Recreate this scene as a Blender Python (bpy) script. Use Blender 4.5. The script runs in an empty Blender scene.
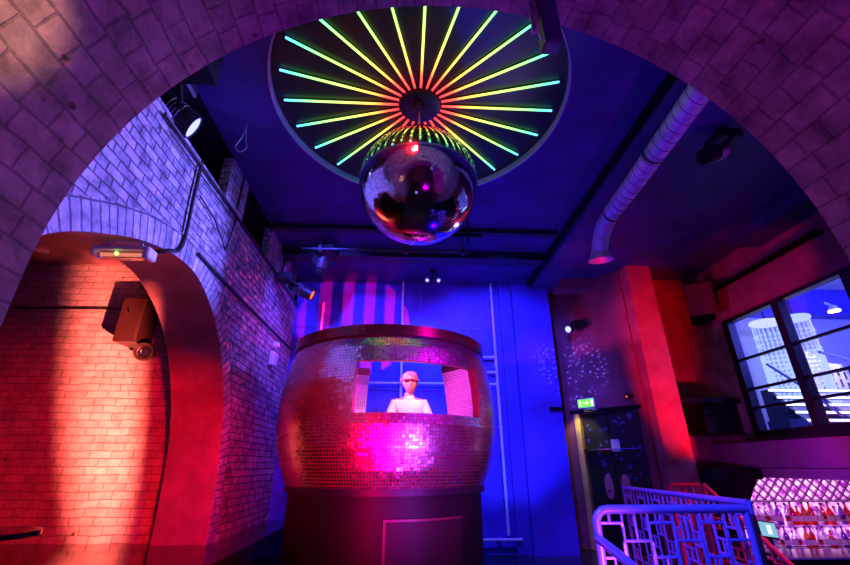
import bpy, math, random
from mathutils import Vector, Matrix
R=math.radians; PI=math.pi
C=bpy.context.scene.collection
rnd=random.Random(7)

# ------------------------------------------------------------------ materials
def nt(name):
    m=bpy.data.materials.new(name); m.use_nodes=True
    n=m.node_tree; n.nodes.clear()
    o=n.nodes.new('ShaderNodeOutputMaterial'); b=n.nodes.new('ShaderNodeBsdfPrincipled')
    n.links.new(b.outputs[0],o.inputs[0]); return m,n,b
def node(n,t,**k):
    x=n.nodes.new(t)
    for a,v in k.items(): setattr(x,a,v)
    return x
def paint(name,col,rough=.5,metal=0,var=0,scale=6,bump=0,bscale=60,spec=.5,alpha=None,trans=0):
    m,n,b=nt(name)
    b.inputs['Base Color'].default_value=(*col,1); b.inputs['Roughness'].default_value=rough
    b.inputs['Metallic'].default_value=metal; b.inputs['Specular IOR Level'].default_value=spec
    if trans: b.inputs['Transmission Weight'].default_value=trans
    tc=node(n,'ShaderNodeTexCoord')
    if var:
        ns=node(n,'ShaderNodeTexNoise'); ns.inputs['Scale'].default_value=scale; ns.inputs['Detail'].default_value=6
        n.links.new(tc.outputs['Object'],ns.inputs['Vector'])
        r=node(n,'ShaderNodeValToRGB'); r.color_ramp.elements[0].position=.32; r.color_ramp.elements[1].position=.7
        r.color_ramp.elements[0].color=(*[max(0,c*(1-var)) for c in col],1); r.color_ramp.elements[1].color=(*[min(1,c*(1+var*.5)) for c in col],1)
        n.links.new(ns.outputs[0],r.inputs[0]); n.links.new(r.outputs[0],b.inputs['Base Color'])
    if bump:
        ns=node(n,'ShaderNodeTexNoise'); ns.inputs['Scale'].default_value=bscale; ns.inputs['Detail'].default_value=4
        n.links.new(tc.outputs['Object'],ns.inputs['Vector'])
        bp=node(n,'ShaderNodeBump'); bp.inputs['Strength'].default_value=bump; bp.inputs['Distance'].default_value=.02
        n.links.new(ns.outputs[0],bp.inputs['Height']); n.links.new(bp.outputs[0],b.inputs['Normal'])
    return m
def brick(name,c1,c2,mor,w,h,bump=.6,rough=.6,msize=.008,var=.35,offset=.5,squash=1,sqf=2,dirt=(.10,.08,.07)):
    m,n,b=nt(name); uv=node(n,'ShaderNodeUVMap')
    wn=node(n,'ShaderNodeTexNoise'); wn.inputs['Scale'].default_value=5; n.links.new(uv.outputs[0],wn.inputs['Vector'])
    sub=node(n,'ShaderNodeVectorMath',operation='MULTIPLY_ADD'); sub.inputs[1].default_value=(.034,.034,0)
    n.links.new(wn.outputs['Color'],sub.inputs[0]); n.links.new(uv.outputs[0],sub.inputs[2])
    bk=node(n,'ShaderNodeTexBrick',offset=offset,squash=squash,squash_frequency=sqf)
    bk.inputs['Color1'].default_value=(*c1,1); bk.inputs['Color2'].default_value=(*c2,1); bk.inputs['Mortar'].default_value=(*mor,1)
    bk.inputs['Scale'].default_value=1; bk.inputs['Mortar Size'].default_value=msize; bk.inputs['Mortar Smooth'].default_value=.4
    bk.inputs['Brick Width'].default_value=w; bk.inputs['Row Height'].default_value=h
    n.links.new(sub.outputs[0],bk.inputs['Vector'])
    ns=node(n,'ShaderNodeTexNoise'); ns.inputs['Scale'].default_value=7; ns.inputs['Detail'].default_value=10; ns.inputs['Roughness'].default_value=.65
    n.links.new(uv.outputs[0],ns.inputs['Vector'])
    rp=node(n,'ShaderNodeValToRGB'); rp.color_ramp.elements[0].position=.36; rp.color_ramp.elements[1].position=.6
    rp.color_ramp.elements[0].color=(1-var,1-var,1-var,1); rp.color_ramp.elements[1].color=(1,1,1,1)
    n.links.new(ns.outputs[0],rp.inputs[0])
    mx=node(n,'ShaderNodeMix',data_type='RGBA',blend_type='MULTIPLY'); mx.inputs[0].default_value=1
    n.links.new(bk.outputs['Color'],mx.inputs[6]); n.links.new(rp.outputs[0],mx.inputs[7])
    # chips where the paint has come away
    vo=node(n,'ShaderNodeTexVoronoi'); vo.inputs['Scale'].default_value=4.5; n.links.new(sub.outputs[0],vo.inputs['Vector'])
    n2=node(n,'ShaderNodeTexNoise'); n2.inputs['Scale'].default_value=22; n2.inputs['Detail'].default_value=5; n.links.new(uv.outputs[0],n2.inputs['Vector'])
    ad=node(n,'ShaderNodeMath',operation='MULTIPLY_ADD'); ad.inputs[1].default_value=.35; n.links.new(n2.outputs[0],ad.inputs[0]); n.links.new(vo.outputs['Distance'],ad.inputs[2])
    r2=node(n,'ShaderNodeValToRGB'); r2.color_ramp.elements[0].position=.2; r2.color_ramp.elements[1].position=.24
    r2.color_ramp.elements[0].color=(1,1,1,1); r2.color_ramp.elements[1].color=(0,0,0,1); n.links.new(ad.outputs[0],r2.inputs[0])
    m2=node(n,'ShaderNodeMix',data_type='RGBA'); n.links.new(r2.outputs[0],m2.inputs[0]); n.links.new(mx.outputs[2],m2.inputs[6]); m2.inputs[7].default_value=(*dirt,1)
    n.links.new(m2.outputs[2],b.inputs['Base Color'])
    # relief
    inv=node(n,'ShaderNodeMath',operation='SUBTRACT'); inv.inputs[0].default_value=1; n.links.new(bk.outputs['Fac'],inv.inputs[1])
    n3=node(n,'ShaderNodeTexNoise'); n3.inputs['Scale'].default_value=28; n3.inputs['Detail'].default_value=6; n.links.new(uv.outputs[0],n3.inputs['Vector'])
    a2=node(n,'ShaderNodeMath',operation='MULTIPLY_ADD'); a2.inputs[1].default_value=.8; n.links.new(n3.outputs[0],a2.inputs[0]); n.links.new(inv.outputs[0],a2.inputs[2])
    a3=node(n,'ShaderNodeMath',operation='SUBTRACT'); n.links.new(a2.outputs[0],a3.inputs[0]); n.links.new(r2.outputs[0],a3.inputs[1])
    bp=node(n,'ShaderNodeBump'); bp.inputs['Strength'].default_value=bump; bp.inputs['Distance'].default_value=.012
    n.links.new(a3.outputs[0],bp.inputs['Height']); n.links.new(bp.outputs[0],b.inputs['Normal'])
    b.inputs['Roughness'].default_value=rough; b.inputs['Specular IOR Level'].default_value=.35
    return m
def emit(name,col,s):
    m=bpy.data.materials.new(name); m.use_nodes=True; n=m.node_tree; n.nodes.clear()
    o=n.nodes.new('ShaderNodeOutputMaterial'); e=n.nodes.new('ShaderNodeEmission')
    e.inputs[0].default_value=(*col,1); e.inputs[1].default_value=s; n.links.new(e.outputs[0],o.inputs[0]); return m

M={}
M['vault']=brick('painted_vault_brick',(.50,.36,.44),(.36,.27,.34),(.27,.20,.26),.185,.098,bump=.9,msize=.005,var=.6,rough=.5,squash=.62,sqf=2)
M['brick']=brick('painted_wall_brick',(.66,.62,.66),(.50,.46,.52),(.17,.15,.18),.165,.075,bump=1.3,msize=.007,var=.72)
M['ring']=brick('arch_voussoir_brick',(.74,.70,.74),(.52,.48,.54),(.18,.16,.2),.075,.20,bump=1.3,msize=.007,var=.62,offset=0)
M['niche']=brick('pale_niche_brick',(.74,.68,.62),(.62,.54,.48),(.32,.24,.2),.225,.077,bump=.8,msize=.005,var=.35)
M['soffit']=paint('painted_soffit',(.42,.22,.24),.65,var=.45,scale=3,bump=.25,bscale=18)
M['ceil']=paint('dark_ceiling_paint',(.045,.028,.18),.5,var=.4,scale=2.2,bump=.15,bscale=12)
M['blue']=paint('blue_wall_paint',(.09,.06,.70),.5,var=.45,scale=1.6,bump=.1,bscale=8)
M['panelp']=paint('painted_panel',(.09,.06,.55),.45,var=.3,scale=3)
M['dark']=paint('black_paint',(.012,.012,.014),.45)
M['matt']=paint('matt_black',(.006,.006,.007),.8,spec=.2)
M['gloss']=paint('gloss_black',(.014,.012,.014),.12,var=.3,scale=3,bump=.03,bscale=20)
M['floor']=paint('dark_floor',(.03,.03,.035),.25,var=.5,scale=4,bump=.1,bscale=15)
M['steel']=paint('galvanised_steel',(.62,.62,.66),.32,.8,var=.2,scale=9)
M['ductm']=paint('duct_steel',(.6,.58,.66),.5,.4,var=.25,scale=9)
M['pipe']=paint('pale_painted_pipe',(.85,.85,.88),.35)
M['chrome']=paint('chrome',(.85,.85,.88),.12,1)
M['plum']=paint('plum_wall_paint',(.34,.10,.14),.6,var=.35,scale=2.5,bump=.2,bscale=14)
M['column']=paint('column_render',(.55,.16,.16),.6,var=.3,scale=3,bump=.2,bscale=16)
M['grey']=paint('rough_plaster',(.40,.30,.27),.75,var=.5,scale=4,bump=.4,bscale=14)
M['fascia']=paint('satin_fascia',(.42,.30,.42),.35,var=.1,scale=2)
M['white']=paint('white_plastic',(.82,.82,.84),.4)
M['wood']=paint('timber_lit_yellow',(.80,.56,.14),.5,var=.2,scale=5)  # timber with the exit sign's yellow glow put into its colour
M['speaker']=paint('speaker_cabinet',(.035,.012,.012),.4,bump=.1,bscale=90)
M['grille']=paint('speaker_grille',(.05,.012,.012),.5,.2,bump=.6,bscale=160)
M['rail']=paint('painted_steel_rail',(.30,.30,.55),.28,.3)
M['redrail']=paint('red_painted_rail',(.55,.06,.06),.3,.3)
M['skin']=paint('skin',(.45,.20,.16),.5)
M['shirt']=paint('white_shirt',(.86,.82,.82),.75,bump=.3,bscale=25)
M['cap']=paint('red_cap',(.62,.08,.09),.7)
M['trouser']=paint('dark_trousers',(.03,.03,.04),.8)
M['hair']=paint('dark_hair',(.03,.02,.015),.6)
M['room']=paint('upper_room_wall',(.60,.58,.66),.6)
M['roomc']=paint('upper_room_ceiling',(.55,.55,.62),.6)
M['spacer']=paint('dark_blue_box',(.05,.06,.12),.4)
M['cable']=paint('black_cable',(.015,.015,.018),.5)
M['bandmetal']=paint('brushed_band',(.16,.05,.04),.28,.7)
M['tile']=paint('mirror_tile',(.88,.86,.88),.09,1)
M['btile']=paint('booth_mirror_tile',(.92,.9,.92),.27,1)
M['itile']=paint('inner_mirror_tile',(.92,.88,.92),.5,1); M['grout']=paint('tile_backing',(.03,.02,.03),.6)
M['glass']=None
def glass(name,col=(1,1,1),fac=.12,rough=.02):
    m=bpy.data.materials.new(name); m.use_nodes=True; n=m.node_tree; n.nodes.clear()
    o=n.nodes.new('ShaderNodeOutputMaterial'); t=n.nodes.new('ShaderNodeBsdfTransparent'); g=n.nodes.new('ShaderNodeBsdfGlossy')
    t.inputs[0].default_value=(*col,1); g.inputs['Roughness'].default_value=rough
    x=n.nodes.new('ShaderNodeMixShader'); x.inputs[0].default_value=fac
    n.links.new(t.outputs[0],x.inputs[1]); n.links.new(g.outputs[0],x.inputs[2]); n.links.new(x.outputs[0],o.inputs[0]); return m
M['glass']=glass('window_glass',(.93,.94,1),.05)
BOT={'clear':glass('clear_bottle_glass',(.82,.72,.9),.25,.08),'red':glass('red_bottle_glass',(.75,.06,.10),.2,.1),
     'amber':glass('amber_bottle_glass',(.75,.28,.12),.2,.1),'violet':glass('violet_bottle_glass',(.35,.12,.6),.2,.1)}
M['label']=paint('bottle_paper_label',(.8,.7,.75),.6); M['redlabel']=paint('red_paper_label',(.7,.08,.1),.6)
M['lensb']=emit('blue_lamp_lens',(.26,.28,1),3); M['lensr']=emit('orange_lamp_lens',(1,.12,.03),2.2)
M['green']=None
M['barglow']=None; M['stepglow']=emit('lit_stair_nosing',(.45,.5,1),5)
M['bead']=emit('lit_bead',(.30,.40,1),2.0); M['ringlamp']=emit('ring_lamp',(.65,.72,1),1.3)
M['sconce']=emit('warm_white_lamp',(1,.86,.8),9)
M['screen']=emit('till_screen',(.25,.55,.75),1.0); M['screenw']=emit('till_screen_item',(.8,.9,1),1.2)
M['reddot']=emit('red_indicator',(1,.02,.02),5)
# exit sign face, plain green with white pictogram is built as geometry
M['green']=emit('exit_sign_green',(.22,.95,.12),1.1); M['signw']=emit('exit_sign_white',(.95,1,.75),1.6)
M['emerg']=emit('tube_glow',(1,.35,.25),1.4)
# back-lit bar panel, uneven pink white glow of a translucent sheet
def barglow(name,s0,s1):
    m=bpy.data.materials.new(name); m.use_nodes=True; n=m.node_tree; n.nodes.clear()
    o=n.nodes.new('ShaderNodeOutputMaterial'); e=n.nodes.new('ShaderNodeEmission'); tc=n.nodes.new('ShaderNodeTexCoord')
    ns=n.nodes.new('ShaderNodeTexNoise'); ns.inputs['Scale'].default_value=11; ns.inputs['Detail'].default_value=4; n.links.new(tc.outputs['Object'],ns.inputs['Vector'])
    r=n.nodes.new('ShaderNodeValToRGB'); r.color_ramp.elements[0].position=.38; r.color_ramp.elements[0].color=(.22,.005,.30,1)
    r.color_ramp.elements[1].position=.66; r.color_ramp.elements[1].color=(1,.45,1,1)
    n.links.new(ns.outputs[0],r.inputs[0]); n.links.new(r.outputs[0],e.inputs[0]); e.inputs[1].default_value=s1
    n.links.new(e.outputs[0],o.inputs[0]); return m
M['barglow']=barglow('backlit_bar_sheet',.5,1.9); M['barglow2']=barglow('backlit_lattice_sheet',.5,2.7)
# LED strip: colour runs red to green to cyan along the strip, as the strip itself does
def ledmat():
    m=bpy.data.materials.new('rainbow_led_strip'); m.use_nodes=True; n=m.node_tree; n.nodes.clear()
    o=n.nodes.new('ShaderNodeOutputMaterial'); e=n.nodes.new('ShaderNodeEmission'); uv=n.nodes.new('ShaderNodeUVMap')
    sp=n.nodes.new('ShaderNodeSeparateXYZ'); n.links.new(uv.outputs[0],sp.inputs[0])
    r=n.nodes.new('ShaderNodeValToRGB'); cr=r.color_ramp
    cr.elements[0].position=0; cr.elements[0].color=(1,.03,.05,1); cr.elements[1].position=1; cr.elements[1].color=(.12,.55,1,1)
    for p,c in ((.12,(1,.10,.06,1)),(.26,(1,.62,.08,1)),(.48,(.62,1,.16,1)),(.72,(.34,1,.2,1)),(.9,(.12,1,.45,1))):
        k=cr.elements.new(p); k.color=c
    n.links.new(sp.outputs[0],r.inputs[0]); n.links.new(r.outputs[0],e.inputs[0]); e.inputs[1].default_value=2.5
    n.links.new(e.outputs[0],o.inputs[0]); return m
M['led']=ledmat()

# ------------------------------------------------------------------ mesh builder
class MB:
    def __init__(s,mat=None): s.v=[];s.f=[];s.uv=[];s.mi=[];s.mx=mat or Matrix.Identity(4);s.cur=0
    def face(s,pts,uvs=None):
        b=len(s.v)
        for p in pts: s.v.append(s.mx@Vector(p))
        s.f.append(tuple(range(b,b+len(pts)))); s.uv.append(uvs or [(0,0)]*len(pts)); s.mi.append(s.cur)
    def mesh(s,vs,fs,uvf=None):
        b=len(s.v); s.v+= [s.mx@Vector(p) for p in vs]
        for i,f in enumerate(fs):
            s.f.append(tuple(b+k for k in f)); s.uv.append(uvf[i] if uvf else [(0,0)]*len(f)); s.mi.append(s.cur)
    def box(s,c,d,rot=None,bev=0):
        m=Matrix.Translation(c)@(rot.to_4x4() if rot else Matrix.Identity(4))
        x,y,z=[q/2 for q in d]
        if bev:
            bev=min(bev,x*.9,y*.9,z*.9); vs=[];fs=[]
            idx={}
            for sx in(-1,1):
                for sy in(-1,1):
                    for sz in(-1,1):
                        for k in range(3):
                            p=[sx*(x-bev),sy*(y-bev),sz*(z-bev)]; p[k]=(sx*x,sy*y,sz*z)[k]
                            idx[(sx,sy,sz,k)]=len(vs); vs.append(m@Vector(p))
            for k in range(3):
                a,b=[q for q in range(3) if q!=k]
                for sg in(-1,1):
                    loop=[]
                    for (p,q) in((-1,-1),(1,-1),(1,1),(-1,1)):
                        t=[0,0,0];t[k]=sg;t[a]=p;t[b]=q; loop.append(idx[(*t,k)])
                    if (sg<0)^(k==1): loop.reverse()
                    fs.append(loop)
                for sa in(-1,1):
                    for sb in(-1,1):
                        t=[0,0,0];t[a]=sa;t[b]=sb;t[k]=-1;u=list(t);u[k]=1
                        l=[idx[(*t,a)],idx[(*u,a)],idx[(*u,b)],idx[(*t,b)]]
                        fs.append(l)
            for sx in(-1,1):
                for sy in(-1,1):
                    for sz in(-1,1): fs.append([idx[(sx,sy,sz,k)] for k in range(3)])
            s.mesh(vs,fs); return s
        vs=[m@Vector(p) for p in((-x,-y,-z),(x,-y,-z),(x,y,-z),(-x,y,-z),(-x,-y,z),(x,-y,z),(x,y,z),(-x,y,z))]
        D=d
        fs=[(0,3,2,1),(4,5,6,7),(0,1,5,4),(1,2,6,5),(2,3,7,6),(3,0,4,7)]
        uvf=[]
        for f in fs:
            q=[]
            pts=[vs[i] for i in f]; nn=(pts[1]-pts[0]).cross(pts[2]-pts[0]); k=max(range(3),key=lambda i:abs(nn[i]))
            for p in pts: q.append((p.y,p.z) if k==0 else (p.x,p.z) if k==1 else (p.x,p.y))
            uvf.append(q)
        s.mesh(vs,fs,uvf); return s
    def bx(s,a,b): return s.box([(a[i]+b[i])/2 for i in range(3)],[abs(b[i]-a[i]) for i in range(3)])
    def cyl(s,p,q,r,r2=None,n=16,cap=True):
        p=Vector(p);q=Vector(q);r2=r if r2 is None else r2; d=(q-p).normalized()
        a=d.orthogonal().normalized(); b=d.cross(a); vs=[];fs=[]
        for c,rr in((p,r),(q,r2)):
            for i in range(n): t=2*PI*i/n; vs.append(c+rr*(math.cos(t)*a+math.sin(t)*b))
        for i in range(n): j=(i+1)%n; fs.append((i,j,n+j,n+i))
        if cap: fs.append(tuple(range(n-1,-1,-1))); fs.append(tuple(range(n,2*n)))
        L=(q-p).length
        s.mesh(vs,fs,[[(0,0),(0,0),(1,0),(1,0)]]*n+([[(0,0)]*n,[(1,0)]*n] if cap else [])); return s
    def tube(s,pts,r,n=10,closed=False):
        pts=[Vector(p) for p in pts]; N=len(pts); vs=[];fs=[]; a=None
        for i,p in enumerate(pts):
            if closed: d=pts[(i+1)%N]-pts[i-1]
            else: d=pts[min(i+1,N-1)]-pts[max(i-1,0)]
            d.normalize()
            if a is None: a=d.orthogonal().normalized()
            a=(a-d*a.dot(d)).normalized(); b=d.cross(a)
            for k in range(n): t=2*PI*k/n; vs.append(p+r*(math.cos(t)*a+math.sin(t)*b))
        for i in range(N if closed else N-1):
            j=(i+1)%N
            for k in range(n): l=(k+1)%n; fs.append((i*n+k,i*n+l,j*n+l,j*n+k))
        if not closed: fs.append(tuple(range(n-1,-1,-1))); fs.append(tuple(range((N-1)*n,N*n)))
        s.mesh(vs,fs); return s
    def lathe(s,prof,c=(0,0,0),n=32,a0=0,a1=2*PI,axis='z'):
        vs=[];fs=[];full=abs(a1-a0-2*PI)<1e-6; m=n if full else n+1
        for (r,z) in prof:
            for i in range(m):
                t=a0+(a1-a0)*i/n
                p=(r*math.cos(t),r*math.sin(t),z)
                if axis=='y': p=(p[0],z,p[1])
                vs.append(Vector(c)+Vector(p))
        for j in range(len(prof)-1):
            for i in range(n):
                k=(i+1)%m; fs.append((j*m+i,j*m+k,(j+1)*m+k,(j+1)*m+i))
        s.mesh(vs,fs); return s
    def sphere(s,c,r,n=16,m=10,sc=(1,1,1)):
        s.lathe([(max(r*math.sin(PI*j/m),1e-5),0) for j in range(m+1)],n=n) if False else None
        vs=[];fs=[]
        for j in range(m+1):
            for i in range(n):
                a=PI*j/m;t=2*PI*i/n; vs.append(Vector(c)+Vector((r*sc[0]*math.sin(a)*math.cos(t),r*sc[1]*math.sin(a)*math.sin(t),r*sc[2]*math.cos(a))))
        for j in range(m):
            for i in range(n): k=(i+1)%n; fs.append((j*n+i,(j+1)*n+i,(j+1)*n+k,j*n+k))
        s.mesh(vs,fs); return s
    def build(s,name,mat,parent=None,smooth=False,kind=None,label=None):
        me=bpy.data.meshes.new(name)
        off=parent.matrix_world.translation if parent else Vector((0,0,0))
        if parent:
            off=Vector(parent['_o']) if '_o' in parent else Vector((0,0,0))
        me.from_pydata([tuple(v-off) for v in s.v],[],s.f)
        u=me.uv_layers.new(name='UVMap'); k=0
        fl=[c for f in s.uv for uv in f for c in uv]; u.data.foreach_set('uv',fl)
        for m in (mat if isinstance(mat,(list,tuple)) else [mat]): me.materials.append(m)
        me.polygons.foreach_set('material_index',s.mi)
        if smooth:
            me.polygons.foreach_set('use_smooth',[True]*len(me.polygons))
            try: me.set_sharp_from_angle(angle=R(40))
            except Exception: pass
        me.update(); o=bpy.data.objects.new(name,me); C.objects.link(o)
        if parent: o.parent=parent; o['_o']=tuple(off)
        if kind: o['kind']=kind
        if label: o['label']=label
        return o
def thing(name,label,cat,loc,group=None):
    o=bpy.data.objects.new(name,None); C.objects.link(o); o.location=loc; o.empty_display_size=.1
    o['label']=label; o['category']=cat; o['_o']=tuple(loc)
    if group: o['group']=group
    return o
def tag(o,label,cat,group=None,kind=None):
    o['label']=label; o['category']=cat
    if group: o['group']=group
    if kind: o['kind']=kind
    return o
def aim(o,d,up=Vector((0,0,1))):   # matrix: local -Z along d at o
    return Matrix.Translation(o)@Vector(d).to_track_quat('-Z','Y').to_matrix().to_4x4()

# ------------------------------------------------------------------ camera
cam=bpy.data.cameras.new('camera'); co=bpy.data.objects.new('camera',cam); C.objects.link(co)
co.location=(0,0,1.15); cam.sensor_width=36; cam.lens=36*419/850; cam.clip_start=.05
co.rotation_euler=(R(90+23.6),0,R(-2.9)); bpy.context.scene.camera=co
vs=bpy.context.scene.view_settings; vs.view_transform='Standard'; vs.look='None'; vs.exposure=0; vs.gamma=1; vs.use_curve_mapping=False
w=bpy.data.worlds.new('world'); bpy.context.scene.world=w; w.use_nodes=True
w.node_tree.nodes['Background'].inputs[0].default_value=(.06,.01,.5,1); w.node_tree.nodes['Background'].inputs[1].default_value=.01

CE=4.15; YV=1.4; VX=.212; VZ=1.768; VR=1.548; WL=-1.88
ST='structure'
# ------------------------------------------------------------------ vault in the foreground
def vault():
    b=MB(); n=72; y0=-3.2
    prof=[(VX+VR,0)]+[(VX+VR,VZ*.5)]+[(VX+VR*math.cos(PI*i/n),VZ+VR*math.sin(PI*i/n)) for i in range(n+1)]+[(VX-VR,VZ*.5),(VX-VR,0)]
    L=[0]
    for i in range(1,len(prof)): L.append(L[-1]+math.dist(prof[i-1],prof[i]))
    for i in range(len(prof)-1):
        (x0,z0),(x1,z1)=prof[i],prof[i+1]
        b.face([(x0,y0,z0),(x1,y0,z1),(x1,YV,z1),(x0,YV,z0)],[(y0,L[i]),(y0,L[i+1]),(YV,L[i+1]),(YV,L[i])])
    o=b.build('wall_front',M['vault'],kind=ST,smooth=True)
    # outer face of the arch towards the club
    b=MB(); T=CE+.35
    for i in range(2,len(prof)-3):
        (x0,z0),(x1,z1)=prof[i],prof[i+1]
        b.face([(x0,YV,z0),(x1,YV,z1),(x1,YV,T),(x0,YV,T)],[(x0,z0),(x1,z1),(x1,T),(x0,T)])
    b.face([(VX+VR,YV,0),(5.3,YV,0),(5.3,YV,T),(VX+VR,YV,T)],[(VX+VR,0),(5.3,0),(5.3,T),(VX+VR,T)])
    b.face([(-2.4,YV,0),(VX-VR,YV,0),(VX-VR,YV,T),(-2.4,YV,T)],[(-2.4,0),(VX-VR,0),(VX-VR,T),(-2.4,T)])
    b.build('arch_face',M['brick'],o,kind=ST)
    b=MB(); b.bx((-1.6,-3.3,0),(2.0,-3.2,3.5)); b.build('wall_rear',M['plum'],kind=ST)
vault()

# ------------------------------------------------------------------ left wall with arched opening
ARC=[(1.75,0),(1.75,1.3),(1.78,1.8),(1.87,2.1),(2.05,2.30),(2.38,2.48),(2.75,2.63),(3.15,2.715),(3.5,2.71),(3.8,2.6),(4.05,2.45),(4.28,2.24),(4.46,2.0),(4.6,1.75),(4.70,1.5),(4.77,1.2),(4.81,.8),(4.83,.4),(4.84,0)]
def smooth_curve(P,k=4):
    out=[]
    for i in range(len(P)-1):
        p0=P[max(i-1,0)];p1=P[i];p2=P[i+1];p3=P[min(i+2,len(P)-1)]
        for j in range(k):
            t=j/k
            out.append(tuple(.5*((2*p1[a])+(-p0[a]+p2[a])*t+(2*p0[a]-5*p1[a]+4*p2[a]-p3[a])*t*t+(-p0[a]+3*p1[a]-3*p2[a]+p3[a])*t**3) for a in (0,1)))
    out.append(P[-1]); return out
def left_wall():
    A=smooth_curve(ARC); A=[A[0]]+[p for p in A[1:-1]]+[A[-1]]
    top=3.7; xi=-2.4; ye=7.7
    def uv(y,z): return (y,z)
    b=MB()
    def q(y0,z0,y1,z1,x=WL):
        b.face([(x,y0,z0),(x,y1,z0),(x,y1,z1),(x,y0,z1)],[uv(y0,z0),uv(y1,z0),uv(y1,z1),uv(y0,z1)])
    q(YV,0,1.75,top); q(4.84,0,ye,top)
    for i in range(len(A)-1):
        (y0,z0),(y1,z1)=A[i],A[i+1]
        if y1-y0<1e-4: continue
        b.face([(WL,y0,z0),(WL,y1,z1),(WL,y1,top),(WL,y0,top)],[uv(y0,z0),uv(y1,z1),uv(y1,top),uv(y0,top)])
    o=b.build('wall_left',M['brick'],kind=ST)
    # soffit and jambs, slightly splayed
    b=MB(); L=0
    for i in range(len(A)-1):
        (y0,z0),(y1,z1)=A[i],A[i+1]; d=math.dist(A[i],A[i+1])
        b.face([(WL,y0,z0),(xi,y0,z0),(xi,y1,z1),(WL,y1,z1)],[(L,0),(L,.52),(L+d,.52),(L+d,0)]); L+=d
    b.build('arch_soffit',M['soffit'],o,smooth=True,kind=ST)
    # voussoir ring, standing 12 mm proud
    b=MB(); L=0; w_=.21
    def off(i):
        p0=A[max(i-1,0)];p1=A[min(i+1,len(A)-1)]; d=Vector((p1[0]-p0[0],p1[1]-p0[1])).normalized(); return (A[i][0]-d.y*w_,A[i][1]+d.x*w_)
    xr=WL+.012
    rng=[i for i in range(len(A)) if A[i][1]>.45]
    for i in rng[:-1]:
        a0,a1=A[i],A[i+1]; o0,o1=off(i),off(i+1); d=math.dist(a0,a1)
        b.face([(xr,*a0),(xr,*a1),(xr,*o1),(xr,*o0)],[(L,.0),(L+d,.0),(L+d,.2),(L,.2)])
        b.face([(xr,*o0),(xr,*o1),(WL,*o1),(WL,*o0)],[(L,.19),(L+d,.19),(L+d,.2),(L,.2)])
        b.face([(xr,*a1),(xr,*a0),(WL,*a0),(WL,*a1)],[(L,0),(L+d,0),(L+d,.01),(L,.01)])
        L+=d
    b.build('arch_ring',M['ring'],o,kind=ST)
    b=MB(); b.bx((xi,YV,top-.02),(WL,ye,top)); b.build('ledge',M['brick'],o,kind=ST)
    # dark set-back wall over the ledge
    b=MB(); b.bx((-2.5,YV,3.6),(-2.4,ye,CE+.3)); b.build('wall_upper_left',M['matt'],kind=ST)
    # short brick piers standing on the ledge up to the ceiling
    for i,(a,c_) in enumerate(((3.66,4.14),(5.1,6.6))):
        b=MB(); b.bx((WL-.07,a,top-.05),(WL+.03,c_,CE+.02)); b.build('trim_%d'%(1+i),M['brick'],kind=ST)
left_wall()
# side room behind the arch
b=MB(); b.bx((-7.2,4.93,0),(-2.4,5.35,3.46)); b.build('wall_niche',M['niche'],kind=ST)
b=MB(); b.bx((-7.3,.9,0),(-7.2,5.35,3.6)); b.bx((-7.2,.9,0),(-2.4,1.0,3.6)); b.build('wall_niche_side',M['plum'],kind=ST)
b=MB(); b.bx((-7.3,.9,3.46),(-2.4,5.35,3.6)); b.build('ceiling_niche',M['soffit'],kind=ST)
b=MB(); b.bx((-2.41,4.835,0),(-2.39,5.3,3.5)); b.bx((-2.41,.9,0),(-2.39,1.75,3.5)); b.build('wall_niche_return',M['plum'],kind=ST)
b=MB(); b.bx((-7.0,4.905,1.13),(-2.42,4.93,1.165)); b.build('trim_10',M['niche'],kind=ST)
# floors
b=MB(); b.bx((-7.3,-3.3,-.1),(2.15,7.7,0)); b.bx((2.15,4.85,-.1),(3.1,7.7,0)); b.bx((3.1,6.0,-.1),(4.0,7.7,0)); b.build('floor',M['floor'],kind=ST)
b=MB(); b.bx((2.15,-1,-.85),(8.5,7.7,-.75)); b.build('floor_lower',M['floor'],kind=ST)
b=MB()
for k in range(4): b.bx((2.2,4.85-.4*(k+1),-.75),(3.05,4.85-.4*k,-.15*(k+1)))
b.build('floor_steps',M['floor'],kind=ST)
# low raised platform, glossy black, along the left side
b=MB(); b.bx((-7.15,1.05,0),(-2.42,4.90,.45)); b.bx((-2.42,1.78,.0),(-1.86,4.80,.45)); b.bx((-1.86,1.45,0),(-1.45,6.82,.45)); tag(b.build('platform',M['gloss']),'low glossy black platform running along the foot of the brick wall','platform')
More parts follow.
